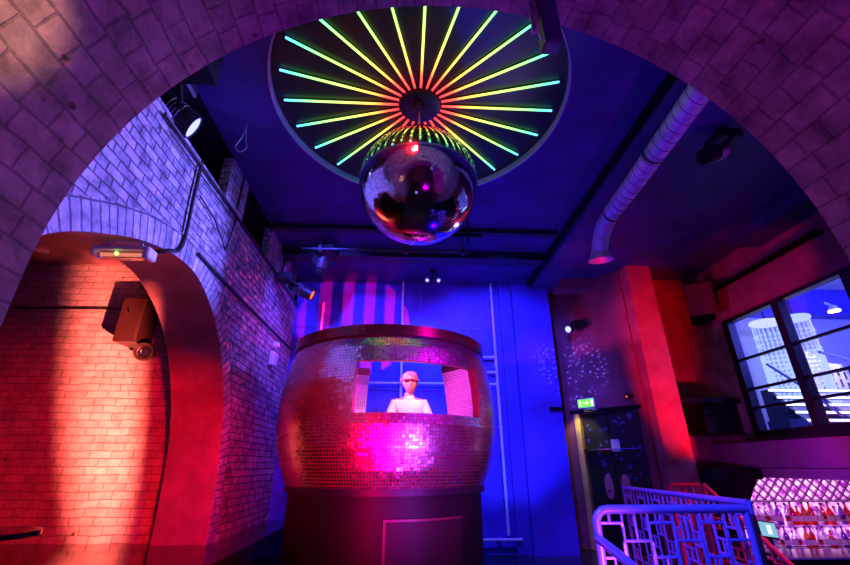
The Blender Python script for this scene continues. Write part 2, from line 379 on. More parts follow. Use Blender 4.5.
# ------------------------------------------------------------------ ceiling with round recess
DC=(.1,2.885); DR=1.31
def ceiling():
    b=MB(); n=64; x0,x1,y0,y1=-1.85,5.2,YV,7.7
    def edge(t):
        dx,dy=math.cos(t),math.sin(t); S=[]
        if dx>0:S.append((1.55-0)/dx)
        if dx<0:S.append(-1.55/dx)
        if dy>0:S.append(1.55/dy)
        if dy<0:S.append(-(1.40)/dy)
        k=min(S); return (DC[0]+dx*k,DC[1]+dy*k)
    for i in range(n):
        t0,t1=2*PI*i/n,2*PI*(i+1)/n
        a=(DC[0]+DR*math.cos(t0),DC[1]+DR*math.sin(t0)); c=(DC[0]+DR*math.cos(t1),DC[1]+DR*math.sin(t1)); e0,e1=edge(t0),edge(t1)
        b.face([(*a,CE),(*c,CE),(*e1,CE),(*e0,CE)])
    X0,X1,Y0,Y1=DC[0]-1.55,DC[0]+1.55,DC[1]-1.40,DC[1]+1.55
    for (p,q) in (((x0,y0),(X0,y1)),((X1,y0),(x1,y1)),((X0,y0),(X1,Y0)),((X0,Y1),(X1,y1))):
        b.face([(p[0],p[1],CE),(p[0],q[1],CE),(q[0],q[1],CE),(q[0],p[1],CE)])
    # corners between the clipped ring and the square
    for sx in(-1,1):
        for sy in(-1,1):
            cx=DC[0]+sx*1.55; cy=Y1 if sy>0 else Y0
            ts=[2*PI*i/n for i in range(n)]
            es=[edge(t) for t in ts]
            near=[e for e in es if (e[0]-DC[0])*sx>0 and (e[1]-DC[1])*sy>0]
            a=[e for e in near if abs(e[0]-cx)<1e-6]; c=[e for e in near if abs(e[1]-cy)<1e-6]
            if a and c:
                a=max(a,key=lambda e:abs(e[1]-DC[1])); c=max(c,key=lambda e:abs(e[0]-DC[0]))
                b.face([(cx,cy,CE),(*a,CE),(*c,CE)])
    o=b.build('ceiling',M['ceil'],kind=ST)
ceiling()
b=MB(); b.bx((-2.5,YV,CE),(-1.85,7.7,CE+.1)); b.build('ceiling_edge',M['matt'],kind=ST)
b=MB(); b.bx((-2.6,YV,CE+.3),(5.3,7.8,CE+.4)); b.build('ceiling_deck',M['matt'],kind=ST)
# beams
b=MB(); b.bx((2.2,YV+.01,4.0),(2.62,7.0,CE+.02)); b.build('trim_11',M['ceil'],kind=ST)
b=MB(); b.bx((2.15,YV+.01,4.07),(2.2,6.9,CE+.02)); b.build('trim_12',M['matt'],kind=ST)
b=MB(); b.bx((-1.85,5.62,4.02),(2.1,5.85,CE)); b.build('trim_13',M['dark'],kind=ST)
b=MB(); b.bx((-1.85,4.95,4.08),(2.1,5.05,CE)); b.build('trim_14',M['dark'],kind=ST)
# ------------------------------------------------------------------ back wall
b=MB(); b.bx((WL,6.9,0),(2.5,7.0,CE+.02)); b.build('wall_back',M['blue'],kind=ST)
b=MB()
for x in (-1.1,-.45,.28,.95): b.bx((x-.02,6.885,.2),(x+.02,6.9,4.1))
for z in (1.2,2.28,3.3): b.bx((WL,6.88,z-.02),(1.7,6.9,z+.02))
b.build('trim_15',M['panelp'],kind=ST)
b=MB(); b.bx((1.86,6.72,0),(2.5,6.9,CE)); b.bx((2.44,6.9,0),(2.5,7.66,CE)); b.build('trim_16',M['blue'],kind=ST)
b=MB(); b.bx((1.66,6.84,.0),(1.86,6.9,CE)); b.build('trim_17',M['panelp'],kind=ST)
# ------------------------------------------------------------------ diagonal door wall
DA=Vector((2.42,7.635,0)); DB=Vector((3.55,6.2,0)); DU=(DB-DA).normalized(); DL=(DB-DA).length; DN=Vector((-DU.y,DU.x,0))
if DN.dot(Vector((0,-1,0)))<0: DN=-DN   # towards the room
DM=Matrix(((DU.x,-DN.x,0,DA.x),(DU.y,-DN.y,0,DA.y),(0,0,1,0),(0,0,0,1)))  # local x along wall, y into wall, z up
dO0,dO1,dH=.76,1.72,1.93     # door opening along the wall
b=MB(DM); b.bx((0,0,0),(dO0,.12,CE)); b.bx((dO1,0,0),(DL,.12,CE)); b.bx((dO0,0,dH),(dO1,.12,CE)); b.build('wall_corner',M['plum'],kind=ST)
door=MB(DM).bx((dO0,.06,.01),(dO1,.10,dH)).build('door_1',M['dark'],kind=ST)
b=MB(DM); b.bx((dO0-.085,-.025,0),(dO0,.06,dH)); b.build('door_jamb',M['wood'],door)
b=MB(DM); b.bx((dO0-.15,-.03,dH),(dO1+.05,.06,dH+.05)); b.build('door_header',M['matt'],door)
b=MB(DM); mid=1.19; b.bx((mid-.006,.05,.01),(mid+.006,.062,dH)); b.build('door_seam',M['matt'],door)
def oval(b,cx,cz,rx,rz,y,th=.012,n=24):
    P=[(cx+rx*math.cos(2*PI*i/n),cz+rz*math.copysign(abs(math.sin(2*PI*i/n))**.75,math.sin(2*PI*i/n))) for i in range(n)]
    vs=[(p[0],y,p[1]) for p in P]+[(p[0],y-th,p[1]) for p in P]
    b.mesh(vs,[tuple(range(n,2*n))]+[tuple(range(n-1,-1,-1))]+[(i,(i+1)%n,n+(i+1)%n,n+i) for i in range(n)])
M['plate']=paint('pink_door_plate',(.40,.12,.25),.35,bump=.2,bscale=40)
M['scroll']=paint('blue_scroll_paint',(.16,.22,.85),.4)
for cx in (mid-.13,mid+.13):
    b=MB(DM); oval(b,cx,.86,.065,.17,.06); o=b.build('push_plate',M['plate'],door)
    b=MB(DM); b.box((cx,.045,.80),(.05,.012,.018)); b.build('keyhole_bar',M['matt'],o)
# painted scrollwork on the doors: small curls and dots in blue
b=MB(DM); rr=random.Random(3)
for k in range(36):
    cx=rr.uniform(dO0+.06,dO1-.06); cz=rr.uniform(.95,1.86); r0=rr.uniform(.012,.035); a=rr.uniform(0,6.28)
    pts=[(cx+r0*(1-.5*j/9)*math.cos(a+j*.55),.054,cz+r0*(1-.5*j/9)*math.sin(a+j*.55)) for j in range(10)]
    b.tube(pts,.0045,4)
b.build('scrollwork',M['scroll'],door)
b=MB(DM); b.bx((dO0-.05,-.02,1.375),(dO1-.02,.04,1.385)); b.build('door_bar',M['chrome'],door)
b=MB(DM); b.bx((.05,-.03,0),(DL,.02,.018)); b.build('threshold',paint('brass_strip',(.7,.5,.2),.3,.9),door)
nt_=MB(DM); nt_.box((mid+.10,-.006,1.43),(.13,.004,.17)); tag(nt_.build('notice',M['white']),'small pale paper notice fixed on the dark door','notice')
# column and recess to the right of the door
b=MB(); b.bx((3.58,6.0,-.75),(3.98,6.45,CE)); b.build('wall_column',M['column'],kind=ST)
b=MB(); b.bx((3.7,7.0,-.75),(5.2,7.1,CE)); b.build('wall_recess',M['plum'],kind=ST)
b=MB(); 
for x in (4.1,4.32,4.55): b.bx((x,6.88,-.7),(x+.09,7.0,2.0))
b.build('trim_18',M['plum'],kind=ST)
b=MB(); b.bx((3.98,6.15,2.0),(5.0,7.0,2.07)); tag(b.build('wall_shelf',M['matt']),'long black ledge running from the red column to the window wall','shelf')
b=MB(); b.bx((2.3,6.68,1.93),(2.5,6.74,1.99)); b.build('trim_19',M['matt'],kind=ST)
b=MB(); b.bx((4.45,6.25,1.58),(5.0,6.9,2.0)); tag(b.build('speaker_box',M['matt']),'matt black box tucked beneath the ledge beside the window','box')
# ------------------------------------------------------------------ right wall, window, upper room
XR=5.0; wy0,wy1,wz0,wz1=2.6,6.06,1.52,3.22
b=MB(); b.bx((XR,YV,1.12),(XR+.18,7.0,wz0)); b.build('wall_right',M['plum'],kind=ST)
ro=bpy.data.objects['wall_right']
b=MB(); b.bx((XR,YV,wz1),(XR+.18,7.0,CE)); b.build('wall_over_window',M['plum'],ro,kind=ST)
b=MB(); b.bx((XR,wy1,wz0),(XR+.18,7.1,wz1)); b.bx((XR,YV,wz0),(XR+.18,wy0,wz1)); b.build('wall_pier',M['grey'],ro,kind=ST)
win=MB(); fr=.075
win.bx((XR-.02,wy0,wz0),(XR+.1,wy1,wz0+fr)); win.bx((XR-.02,wy0,wz1-.05),(XR+.1,wy1,wz1)); win.bx((XR-.02,wy1-fr-.04,wz0),(XR+.1,wy1,wz1)); win.bx((XR-.02,wy0,wz0),(XR+.1,wy0+fr,wz1))
W=win.build('window_1',M['dark'],kind=ST)
for y in (5.06,4.08): b=MB(); b.bx((XR-.025,y-.055,wz0),(XR+.1,y+.055,wz1)); b.build('mullion',M['dark'],W)
for z in (2.59,2.16,1.9): b=MB(); b.bx((XR+.0,wy0,z-.016),(XR+.05,wy1,z+.016)); b.build('glazing_bar',M['dark'],W)
b=MB(); b.bx((XR+.02,wy0,wz0),(XR+.028,wy1,wz1)); b.build('window_pane',M['glass'],W)
b=MB(); b.bx((XR-.1,wy0,wz0-.05),(XR+.02,wy1+.1,wz0)); b.build('window_sill',M['dark'],W)
# fascia panels under the window
fz0,fz1=1.12,1.46
ys=[7.0,6.62,5.52,4.62,3.5,2.4]
for i in range(4):
    b=MB(); b.box((XR-.03,(ys[i]+ys[i+1])/2,(fz0+fz1)/2),(.05,ys[i]-ys[i+1]-.012,fz1-fz0),bev=.006)
    lb=['narrow purple fascia panel nearest the far corner under the window','wide purple fascia panel under the left half of the window','pink lit fascia panel right of the wide purple one','satin fascia panel at the right edge of the picture','satin fascia panel beyond the right edge of the picture'][i]
    tag(b.build('fascia_panel',M['fascia']),lb,'panel','fascia panels under the window')
b=MB(); b.bx((XR-.1,YV,1.0),(XR+.3,7.0,1.115)); b.build('trim_20',M['fascia'],kind=ST)
b=MB(); b.bx((4.05,6.0,.98),(XR-.12,6.9,1.12)); b.bx((4.05,6.02,.70),(4.62,6.9,.98)); b.mesh([(4.62,6.02,.98),(4.62,6.02,.72),(4.80,6.02,.98),(4.62,6.12,.98),(4.62,6.12,.72),(4.80,6.12,.98)],[(0,1,2),(5,4,3),(0,3,4,1),(1,4,5,2),(2,5,3,0)]); b.build('trim_24',M['matt'],kind=ST)
# upper room seen through the window
b=MB(); b.bx((5.18,7.4,1.12),(11,7.5,4.4)); b.bx((11,1.8,1.12),(11.1,7.5,4.4)); b.bx((5.18,1.7,1.12),(11,1.8,4.4)); b.build('wall_far_room',M['room'],kind=ST)
b=MB(); b.bx((5.18,1.7,4.3),(11.1,7.5,4.4)); b.build('ceiling_far_room',M['roomc'],kind=ST)
b=MB(); b.bx((5.18,1.7,1.13),(11.1,7.5,1.2)); b.build('floor_upper',M['room'],kind=ST)
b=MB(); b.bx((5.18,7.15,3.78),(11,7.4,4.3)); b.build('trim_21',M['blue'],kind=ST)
b=MB(); b.bx((5.2,6.3,1.2),(5.42,6.6,4.3)); b.build('trim_22',M['room'],kind=ST)
# chandelier of bead strings
def chandelier(cx,cy,z,rx,ry,n,zb,label,seed):
    t=thing('chandelier',label,'chandelier',(cx,cy,z),'bead chandeliers in the room behind the window'); r=random.Random(seed)
    b=MB(); b.tube([(cx+rx*math.cos(2*PI*i/32),cy+ry*math.sin(2*PI*i/32),z) for i in range(32)],.035,8,True); b.cyl((cx,cy,z-.02),(cx,cy,z+.0),rx*.8); b.build('lamp_ring',M['ringlamp'] if seed==1 else M['bead'],t)
    b=MB(); b.cyl((cx,cy,z),(cx,cy,4.3),.012); b.build('cord',M['cable'],t)
    for i in range(n):
        a=2*PI*i/n; x=cx+rx*math.cos(a); y=cy+ry*math.sin(a); b=MB(); b.cyl((x,y,z),(x,y,zb),.006,n=5)
        zz=z-.25
        while zz>zb:
            b.box((x,y,zz),(.036,.036,.045 if zz<z-.6 else .02),Matrix.Rotation(r.uniform(0,1.5),3,'Z')); zz-=.075 if zz<z-.55 else .16
        b.build('bead_string',M['bead'],t)
chandelier(6.55,6.95,3.52,.24,.2,20,2.15,'round lit chandelier of hanging bead strings behind the left window pane',1)
chandelier(7.12,6.95,3.62,.22,.2,18,2.1,'round lit chandelier of bead strings behind the middle window pane',2)
# lit staircase
t=thing('staircase','lit open staircase with glowing steps beyond the window','staircase',(7.0,6.2,1.2))
for k in range(6):
    z=1.66+.125*k; y=6.15+.1*k
    b=MB(); b.bx((6.0,y,z-.03),(8.6,y+.14,z)); o=b.build('tread',M['room'],t)
    b=MB(); b.bx((6.02-.02*k,y-.012,z-.03),(8.6,y,z+.002)); b.build('lit_nosing',M['stepglow'],o)
for x in (6.0,6.75,7.6):
    b=MB(); b.mesh([(x,6.1,1.3),(x,6.9,1.3),(x,6.9,2.3),(x,6.75,2.3),(x,6.1,1.6),(x+.05,6.1,1.3),(x+.05,6.9,1.3),(x+.05,6.9,2.3),(x+.05,6.75,2.3),(x+.05,6.1,1.6)],[(0,1,2,3,4),(9,8,7,6,5),(0,5,6,1),(1,6,7,2),(2,7,8,3),(3,8,9,4),(4,9,5,0)]); b.build('stringer',M['spacer'],t)
b=MB(); b.bx((5.70,6.2,1.2),(5.98,6.6,1.78)); b.build('landing_box',M['spacer'],t)
b=MB(); b.tube([(5.45,6.0,2.55),(5.85,6.0,2.25),(6.35,6.0,1.8)],.018); b.build('handrail',M['rail'],t)
b=MB(); b.tube([(6.25,5.9,2.72),(6.7,5.9,2.60),(7.6,5.9,2.5)],.022); b.build('handrail',M['room'],t)
t=thing('perforated_screen','pale screen pierced with upright slots beside the stairs','screen',(7.5,6.3,1.2))
b=MB(); b.bx((7.35,7.2,1.2),(9.2,7.23,2.85)); b.build('panel',M['room'],t)
b=MB(); 
for i in range(12):
    for j in range(3): b.bx((7.45+i*.12,7.185,2.2+j*.19+(.06 if i%2 else 0)),(7.48+i*.12,7.2,2.32+j*.19+(.06 if i%2 else 0)))
b.build('slots',M['spacer'],t)
t=thing('wall_lamp','small bright white lamp throwing a cone down the far room wall','lamp',(7.35,6.3,3.5))
b=MB(); b.cyl((7.45,6.5,3.62),(7.45,6.5,3.70),.09,.05); b.cyl((7.45,6.5,3.7),(7.45,6.6,3.8),.02); b.build('housing',M['white'],t)
b=MB(); b.cyl((7.45,6.5,3.60),(7.45,6.5,3.62),.085); b.build('bulb',M['sconce'],t)

# ------------------------------------------------------------------ sunburst ceiling light
t=thing('sunburst_light','huge round ceiling light with rainbow LED strips fanning out like rays','ceiling light',(DC[0],DC[1],CE))
PZ=4.215
b=MB(); b.cyl((DC[0],DC[1],PZ),(DC[0],DC[1],PZ+.02),DR,n=96); b.build('backing_panel',paint('disc_panel',(.010,.011,.012),.42),t)
b=MB(); b.lathe([(DR,PZ),(DR,CE),(DR,CE-.012),(DR+.014,CE-.012),(DR+.014,CE)],(DC[0],DC[1],0),96); b.build('rim',paint('disc_rim',(.55,.55,.65),.25,.4),t,smooth=True)
b=MB(); b.lathe([(.001,PZ-.06),(.14,PZ-.06),(.185,PZ-.045),(.19,PZ)],(DC[0],DC[1],0),48); b.build('hub',M['dark'],t,smooth=True)
for i in range(24):
    a=2*PI*i/24+.0; dx,dy=math.cos(a),math.sin(a); b=MB(); z=PZ-.022
    b.cyl((DC[0]+.2*dx,DC[1]+.2*dy,z),(DC[0]+1.235*dx,DC[1]+1.235*dy,z),.0098,n=8); o=b.build('led_strip',M['led'],t)
    b=MB(); b.box((DC[0]+.73*dx,DC[1]+.73*dy,PZ-.006),(1.05,.010,.012),Matrix.Rotation(a,3,'Z')); b.build('channel',M['dark'],o)
# ------------------------------------------------------------------ mirror ball
BC=Vector((.09,2.84,3.25)); BR=.482
t=thing('mirror_ball','big mirror ball of small square tiles hanging below the sunburst light','mirror ball',tuple(BC))
def tiles_quads(b,p00,p10,p11,p01,gap,jit):
    c=(p00+p10+p11+p01)/4; n=(p10-p00).cross(p01-p00).normalized()
    ax=Vector((rnd.gauss(0,1),rnd.gauss(0,1),rnd.gauss(0,1))).normalized(); m=Matrix.Rotation(rnd.gauss(0,jit),3,ax)
    b.face([c+m@((p-c)*(1-gap)) for p in (p00,p10,p11,p01)])
b=MB(); rows=76
for j in range(rows):
    a0,a1=PI*j/rows,PI*(j+1)/rows; am=(a0+a1)/2; nc=max(6,int(2*PI*math.sin(am)/(PI/rows)))
    def sp(a,t_): return BC+BR*Vector((math.sin(a)*math.cos(t_),math.sin(a)*math.sin(t_),math.cos(a)))
    for i in range(nc):
        t0,t1=2*PI*i/nc,2*PI*(i+1)/nc
        tiles_quads(b,sp(a0,t0),sp(a1,t0),sp(a1,t1),sp(a0,t1),.035,.0025)
b.build('mirror_tiles',M['tile'],t)
b=MB(); b.sphere(BC,BR-.006,64,40); b.build('core',M['grout'],t,smooth=True)
b=MB(); b.cyl(BC+Vector((0,0,BR-.01)),BC+Vector((0,0,BR+.05)),.05); b.build('cap',M['chrome'],t)
b=MB(); b.tube([BC+Vector((0,0,BR+.05)),BC+Vector((.004,0,.75)),(.09,2.84,4.1)],.008); b.build('chain',M['steel'],t)
b=MB(); b.cyl((.09,2.84,4.08),(.09,2.84,4.22),.05); b.box((.09,2.84,4.1),(.05,.13,.05)); b.build('motor',M['dark'],t)

# ------------------------------------------------------------------ DJ booth
BX,BY=-.17,5.22
prof=[(.95,1.08),(1.1,1.15),(1.3,1.215),(1.5,1.245),(1.7,1.25),(1.9,1.235),(2.1,1.20),(2.25,1.165),(2.36,1.12)]
def rad(z):
    for i in range(len(prof)-1):
        (z0,r0),(z1,r1)=prof[i],prof[i+1]
        if z<=z1 or i==len(prof)-2: return r0+(r1-r0)*(z-z0)/(z1-z0)
booth=thing('dj_booth','barrel shaped booth clad in tiny mirror tiles on a black drum','booth',(BX,BY,0))
def bp(th,z,dr=0): # th: 0 = towards the camera, + to the right
    r=rad(z)+dr; return Vector((BX+r*math.sin(th),BY-r*math.cos(th),z))
F0,F1=R(-14),R(50); OZ0,OZ1=1.60,2.08
def front_open(th,z): return F0<th<F1 and OZ0<z<OZ1
def back_open(th,z): # entrance gap at the back
    a=(PI-abs(th))*(1 if th>0 else -1); return -R(18)<a<R(42) and z>1.45
for dr,nm,out in ((0,'mirror_cladding',True),(-.075,'inner_mirror_cladding',False)):
    b=MB(); nz=46; na=236
    for j in range(nz):
        z0=.95+1.41*j/nz; z1=.95+1.41*(j+1)/nz; zm=(z0+z1)/2
        for i in range(na):
            t0=-PI+2*PI*i/na; t1=-PI+2*PI*(i+1)/na; tm=(t0+t1)/2
            if front_open(tm,zm) or back_open(tm,zm): continue
            p=[bp(t0,z0,dr),bp(t1,z0,dr),bp(t1,z1,dr),bp(t0,z1,dr)]
            if not out: p=[p[1],p[0],p[3],p[2]]
            tiles_quads(b,*p,.14,.055)
    b.build(nm,M['btile'] if out else M['itile'],booth)
b=MB(); nz=46; na=118
def core_ok(t,z): return not(front_open(t,z) or back_open(t,z))
for j in range(nz):
    z0=.95+1.41*j/nz; z1=.95+1.41*(j+1)/nz; zm=(z0+z1)/2
    for i in range(na):
        t0=-PI+2*PI*i/na; t1=-PI+2*PI*(i+1)/na; tm=(t0+t1)/2
        if not core_ok(tm,zm): continue
        for d in (-.004,-.071): b.face([bp(t0,z0,d),bp(t1,z0,d),bp(t1,z1,d),bp(t0,z1,d)])
        dt=t1-t0;dz=z1-z0
        for (tt,zz,e) in ((tm-dt,zm,[(t0,z0),(t0,z1)]),(tm+dt,zm,[(t1,z0),(t1,z1)]),(tm,zm-dz,[(t0,z0),(t1,z0)]),(tm,zm+dz,[(t0,z1),(t1,z1)])):
            if not core_ok(tt,zz):
                (ta,za),(tb,zb)=e; b.face([bp(ta,za,-.004),bp(tb,zb,-.004),bp(tb,zb,-.071),bp(ta,za,-.071)])
b.build('shell_core',paint('booth_shell_edge',(.35,.03,.04),.4),booth)
# rim band on top (open at the back)
def arcband(b,r0,r1,z0,z1,ta,tb,n):
    for i in range(n):
        t0=ta+(tb-ta)*i/n;t1=ta+(tb-ta)*(i+1)/n
        P=lambda r,t_,z:(BX+r*math.sin(t_),BY-r*math.cos(t_),z)
        b.face([P(r1,t0,z0),P(r1,t1,z0),P(r1,t1,z1),P(r1,t0,z1)]); b.face([P(r0,t1,z0),P(r0,t0,z0),P(r0,t0,z1),P(r0,t1,z1)])
        b.face([P(r1,t0,z1),P(r1,t1,z1),P(r0,t1,z1),P(r0,t0,z1)]); b.face([P(r0,t0,z0),P(r0,t1,z0),P(r1,t1,z0),P(r1,t0,z0)])
b=MB(); arcband(b,1.06,1.15,2.36,2.465,-R(162),R(138),120); b.build('top_band',M['bandmetal'],booth,smooth=True)
b=MB(); arcband(b,1.0,1.09,.90,.955,-PI,PI,96); b.build('lower_band',M['dark'],booth,smooth=True)
b=MB(); b.lathe([(1.05,0),(1.05,.92)],(BX,BY,0),96); b.build('base_drum',paint('drum_laminate',(.012,.009,.010),.5,spec=.25),booth,smooth=True)
# access panel on the drum, following its curve
b=MB(); arcband(b,1.04,1.062,.12,.70,R(2),R(44),16); o=b.build('access_panel',paint('panel_laminate',(.03,.012,.015),.5,spec=.25),booth,smooth=True)
b=MB(); arcband(b,1.05,1.072,.70,.72,R(2),R(44),16); arcband(b,1.05,1.072,.12,.72,R(1),R(2.2),2); b.build('panel_edge',paint('panel_edging',(.12,.03,.035),.4),o,smooth=True)
b=MB(); b.cyl((BX,BY,.36),(BX,BY,.42),1.0,n=64); b.build('booth_floor',M['dark'],booth)
b=MB(); arcband(b,1.0,1.17,OZ0-.045,OZ0-.015,F0,F1,30); b.build('counter_lip',M['dark'],booth)
# DJ equipment
t=thing('dj_desk','black equipment desk inside the mirrored booth','desk',(BX+.2,BY-.75,.42))
b=MB(); b.box((BX+.15,BY-.62,1.3),(.9,.4,.04)); b.build('desk_top',M['dark'],t)
for sx in(-.42,.42): b=MB(); b.box((BX+.15+sx,BY-.62,.85),(.04,.36,.86)); b.build('desk_side',M['dark'],t)

# ------------------------------------------------------------------ the DJ
def person():
    PX,PY,PZ0=.07,5.05,.42
    t=thing('person','person in a white shirt and red cap standing inside the mirrored booth','person',(PX,PY,PZ0))
    V=[];E_=[];RD=[]
    def add(p,r,par=None,ry=None):
        V.append((p[0]+PX,p[1]+PY,p[2]+PZ0)); RD.append((r,ry or r))
        if par is not None: E_.append((par,len(V)-1))
        return len(V)-1
    pel=add((0,0,.93),.15,None,.12); ab=add((0,-.01,1.08),.14,pel,.11); ch=add((0,-.01,1.26),.165,ab,.12); up=add((0,-.005,1.37),.13,ch,.10)
    nk=add((0,-.01,1.455),.062,up); hd=add((0,-.03,1.53),.06,nk)
    for s in(-1,1):
        sh=add((s*.17,0,1.375),.078,up); el=add((s*.25,-.10,1.17),.055,sh,.052); wr=add((s*.17,-.40,1.06),.034,el); 
        pm=add((s*.15,-.47,1.04),.036,wr,.02)
        hp=add((s*.10,0,.86),.098,pel); kn=add((s*.115,-.02,.48),.062,hp); an=add((s*.12,.01,.09),.042,kn); toe=add((s*.135,-.14,.035),.035,an)
        for k,(fx,fl) in enumerate(((-.03,.062),(-.01,.072),(.011,.068),(.031,.054))):
            f1=add((s*.15+fx,-.50,1.035),.010,pm); f2=add((s*.15+fx*1.1,-.50-fl*.5,1.025),.0095,f1); add((s*.15+fx*1.1,-.50-fl,1.0),.008,f2)
        th=add((s*.15-s*.035,-.445,1.035),.012,pm); add((s*.15-s*.058,-.485,1.02),.009,th)
    me=bpy.data.meshes.new('body'); o3=Vector((PX,PY,PZ0))
    me.from_pydata([tuple(Vector(v)-o3) for v in V],E_,[]); o=bpy.data.objects.new('body',me); C.objects.link(o); o.parent=t
    sk=o.modifiers.new('skin','SKIN'); 
    for i,r in enumerate(RD): me.skin_vertices[0].data[i].radius=r
    me.skin_vertices[0].data[0].use_root=True
    sb=o.modifiers.new('sub','SUBSURF'); sb.levels=2; sb.render_levels=2
    # material by height: bake through evaluated mesh
    dg=bpy.context.evaluated_depsgraph_get(); ev=bpy.data.meshes.new_from_object(o.evaluated_get(dg)); o.modifiers.clear(); o.data=ev
    for m in (M['shirt'],M['trouser'],M['skin']): ev.materials.append(m)
    for p in ev.polygons:
        c=p.center; z=c.z
        arm_hand=c.y<-.33
        p.material_index=2 if (z>1.43 or (arm_hand and z>.95)) else (0 if z>.93 else 1)
        p.use_smooth=True
    # head: egg with brow, nose, lips and jaw pushed out of one surface
    HC=Vector((PX+.01,PY-.045,PZ0+1.615)); b=MB(); n,m=32,24
    vs_=[];fs=[]
    for j in range(m+1):
        a=PI*j/m
        for i in range(n):
            tt=2*PI*i/n; x=math.sin(a)*math.sin(tt); y=-math.sin(a)*math.cos(tt); z=math.cos(a)
            X_,Y_,Z_=x*.078,y*.098,z*.122
            if z<0: k=1+.22*z; X_*=k; Y_*=(1+.12*z)
            if y<0:
                g=lambda cx,cz,w_,h_:math.exp(-((X_-cx)/w_)**2-((Z_-cz)/h_)**2)
                Y_-= .026*g(0,-.02,.013,.022)+.008*g(0,.022,.04,.01)+.008*g(0,-.062,.025,.008)+.008*g(0,-.1,.025,.015)
                Y_+= .010*g(.03,.004,.016,.012)+.010*g(-.03,.004,.016,.012)+.004*g(0,-.072,.02,.003)
            vs_.append(HC+Vector((X_,Y_,Z_)))
    for j in range(m):
        for i in range(n): k=(i+1)%n; fs.append((j*n+i,(j+1)*n+i,(j+1)*n+k,j*n+k))
    b.mesh(vs_,fs)
    for s in(-1,1): b.sphere(HC+Vector((s*.078,.01,-.005)),.02,10,8,(.5,.8,1.5))
    b.build('head',M['skin'],t,smooth=True)
    b=MB()
    for s in(-1,1): b.sphere(HC+Vector((s*.03,-.083,.006)),.012,10,8)
    b.build('eyes',M['white'],t,smooth=True)
    b=MB()
    for s in(-1,1): b.sphere(HC+Vector((s*.03,-.0925,.005)),.0055,8,6)
    b.build('pupils',M['matt'],t,smooth=True)
    b=MB()
    b.lathe([(.086,.03),(.09,.05),(.088,.08),(.075,.115),(.045,.135),(.001,.142)],HC+Vector((0,.008,0)),24)
    for i in range(10):
        t0=-1.1+2.2*i/10;t1=-1.1+2.2*(i+1)/10
        q=lambda r,tt,z:HC+Vector((r*.9*math.sin(tt),-r*math.cos(tt)+.01,z))
        b.face([q(.088,t0,.045),q(.088,t1,.045),q(.148,t1,.035),q(.148,t0,.035)]); b.face([q(.088,t0,.038),q(.148,t0,.028),q(.148,t1,.028),q(.088,t1,.038)])
        b.face([q(.148,t0,.035),q(.148,t1,.035),q(.148,t1,.028),q(.148,t0,.028)])
    b.build('cap',M['cap'],t,smooth=True)
    b=MB(); b.lathe([(.083,-.02),(.088,.02),(.088,.045)],HC+Vector((0,.012,0)),16,a0=R(0),a1=R(180)); b.build('hair',M['hair'],t,smooth=True)
    b=MB(); b.lathe([(.075,1.43+PZ0-.0),(.07,1.455+PZ0),(.066,1.47+PZ0)],(PX,PY-.01,0),20); b.build('collar',M['shirt'],t,smooth=True)
person()

# ------------------------------------------------------------------ pipework on the back wall
def pipe(pts,label,r=.022,clips=True,name='wall_pipe'):
    t=thing(name,label,'pipe',pts[0]); b=MB(); b.tube(pts,r,12); b.build('pipe_run',M['pipe'],t,smooth=True)
    b=MB()
    for p,q in zip(pts[:-1],pts[1:]):
        p=Vector(p);q=Vector(q);L=(q-p).length
        for k in range(max(1,int(L/.9))):
            c=p+(q-p)*((k+.5)/max(1,int(L/.9))); b.box((c.x,6.87,c.z),(.07,.05,.07) if not clips else (.06,.06,.035))
    b.build('pipe_clips',M['steel'],t)
pipe([(-1.40,6.84,.45),(-1.40,6.84,3.72)],'pale vertical pipe on the blue wall nearest the brick wall')
pipe([(-.04,6.84,.3),(-.04,6.84,4.14)],'pale vertical pipe on the blue wall behind the person')
pipe([(1.52,6.84,4.14),(1.54,6.84,.24)],'tall pale vertical pipe on the blue wall right of the booth')
pipe([(-1.36,6.80,2.36),(1.50,6.80,2.36)],'pale horizontal pipe seen through the booth opening behind the person',.018)
pipe([(.85,6.80,2.80),(1.50,6.80,2.80)],'short pale horizontal pipe just right of the booth rim',.02)
pipe([(1.36,6.80,2.55),(1.52,6.80,2.55)],'shortest pale pipe stub joining the tall vertical pipe',.02)
pipe([(1.10,6.80,.19),(1.72,6.80,.19)],'low pale horizontal pipe above the floor right of the booth',.02)

# ------------------------------------------------------------------ cables on the brick wall
def cable(pts,r,label,name='cable'):
    o=MB().tube(pts,r,8).build(name,M['cable'],smooth=True); return tag(o,label,'cable')
def rnd_path(P,k=5):
    P=[Vector(p) for p in P]; out=[]
    for i in range(len(P)-1):
        p0=P[max(i-1,0)];p1=P[i];p2=P[i+1];p3=P[min(i+2,len(P)-1)]
        for j in range(k):
            t=j/k; out.append(.5*((2*p1)+(-p0+p2)*t+(2*p0-5*p1+4*p2-p3)*t*t+(-p0+3*p1-3*p2+p3)*t**3))
    out.append(P[-1]); return out
wx=WL+.03
cable([(wx,3.42,2.88),(wx,4.5,2.87),(wx,5.7,2.88),(wx,6.85,2.9)],.016,'long black cable running level along the brick wall towards the booth')
cable(rnd_path([(wx,3.12,3.66),(wx,3.13,3.3),(wx,3.16,2.92),(wx,3.12,2.76),(wx,2.98,2.68),(-2.0,2.93,2.62)]),.016,'black cable dropping down the brick to the emergency light')
cable([(wx,2.5,3.60),(wx,3.6,3.63),(wx,5.0,3.66),(wx,6.85,3.69)],.014,'black cable along the very top of the brick wall')
cable([(wx,2.6,3.52),(wx,3.6,3.55),(wx,3.9,3.56)],.008,'thin black cable just below the wall top on the left')
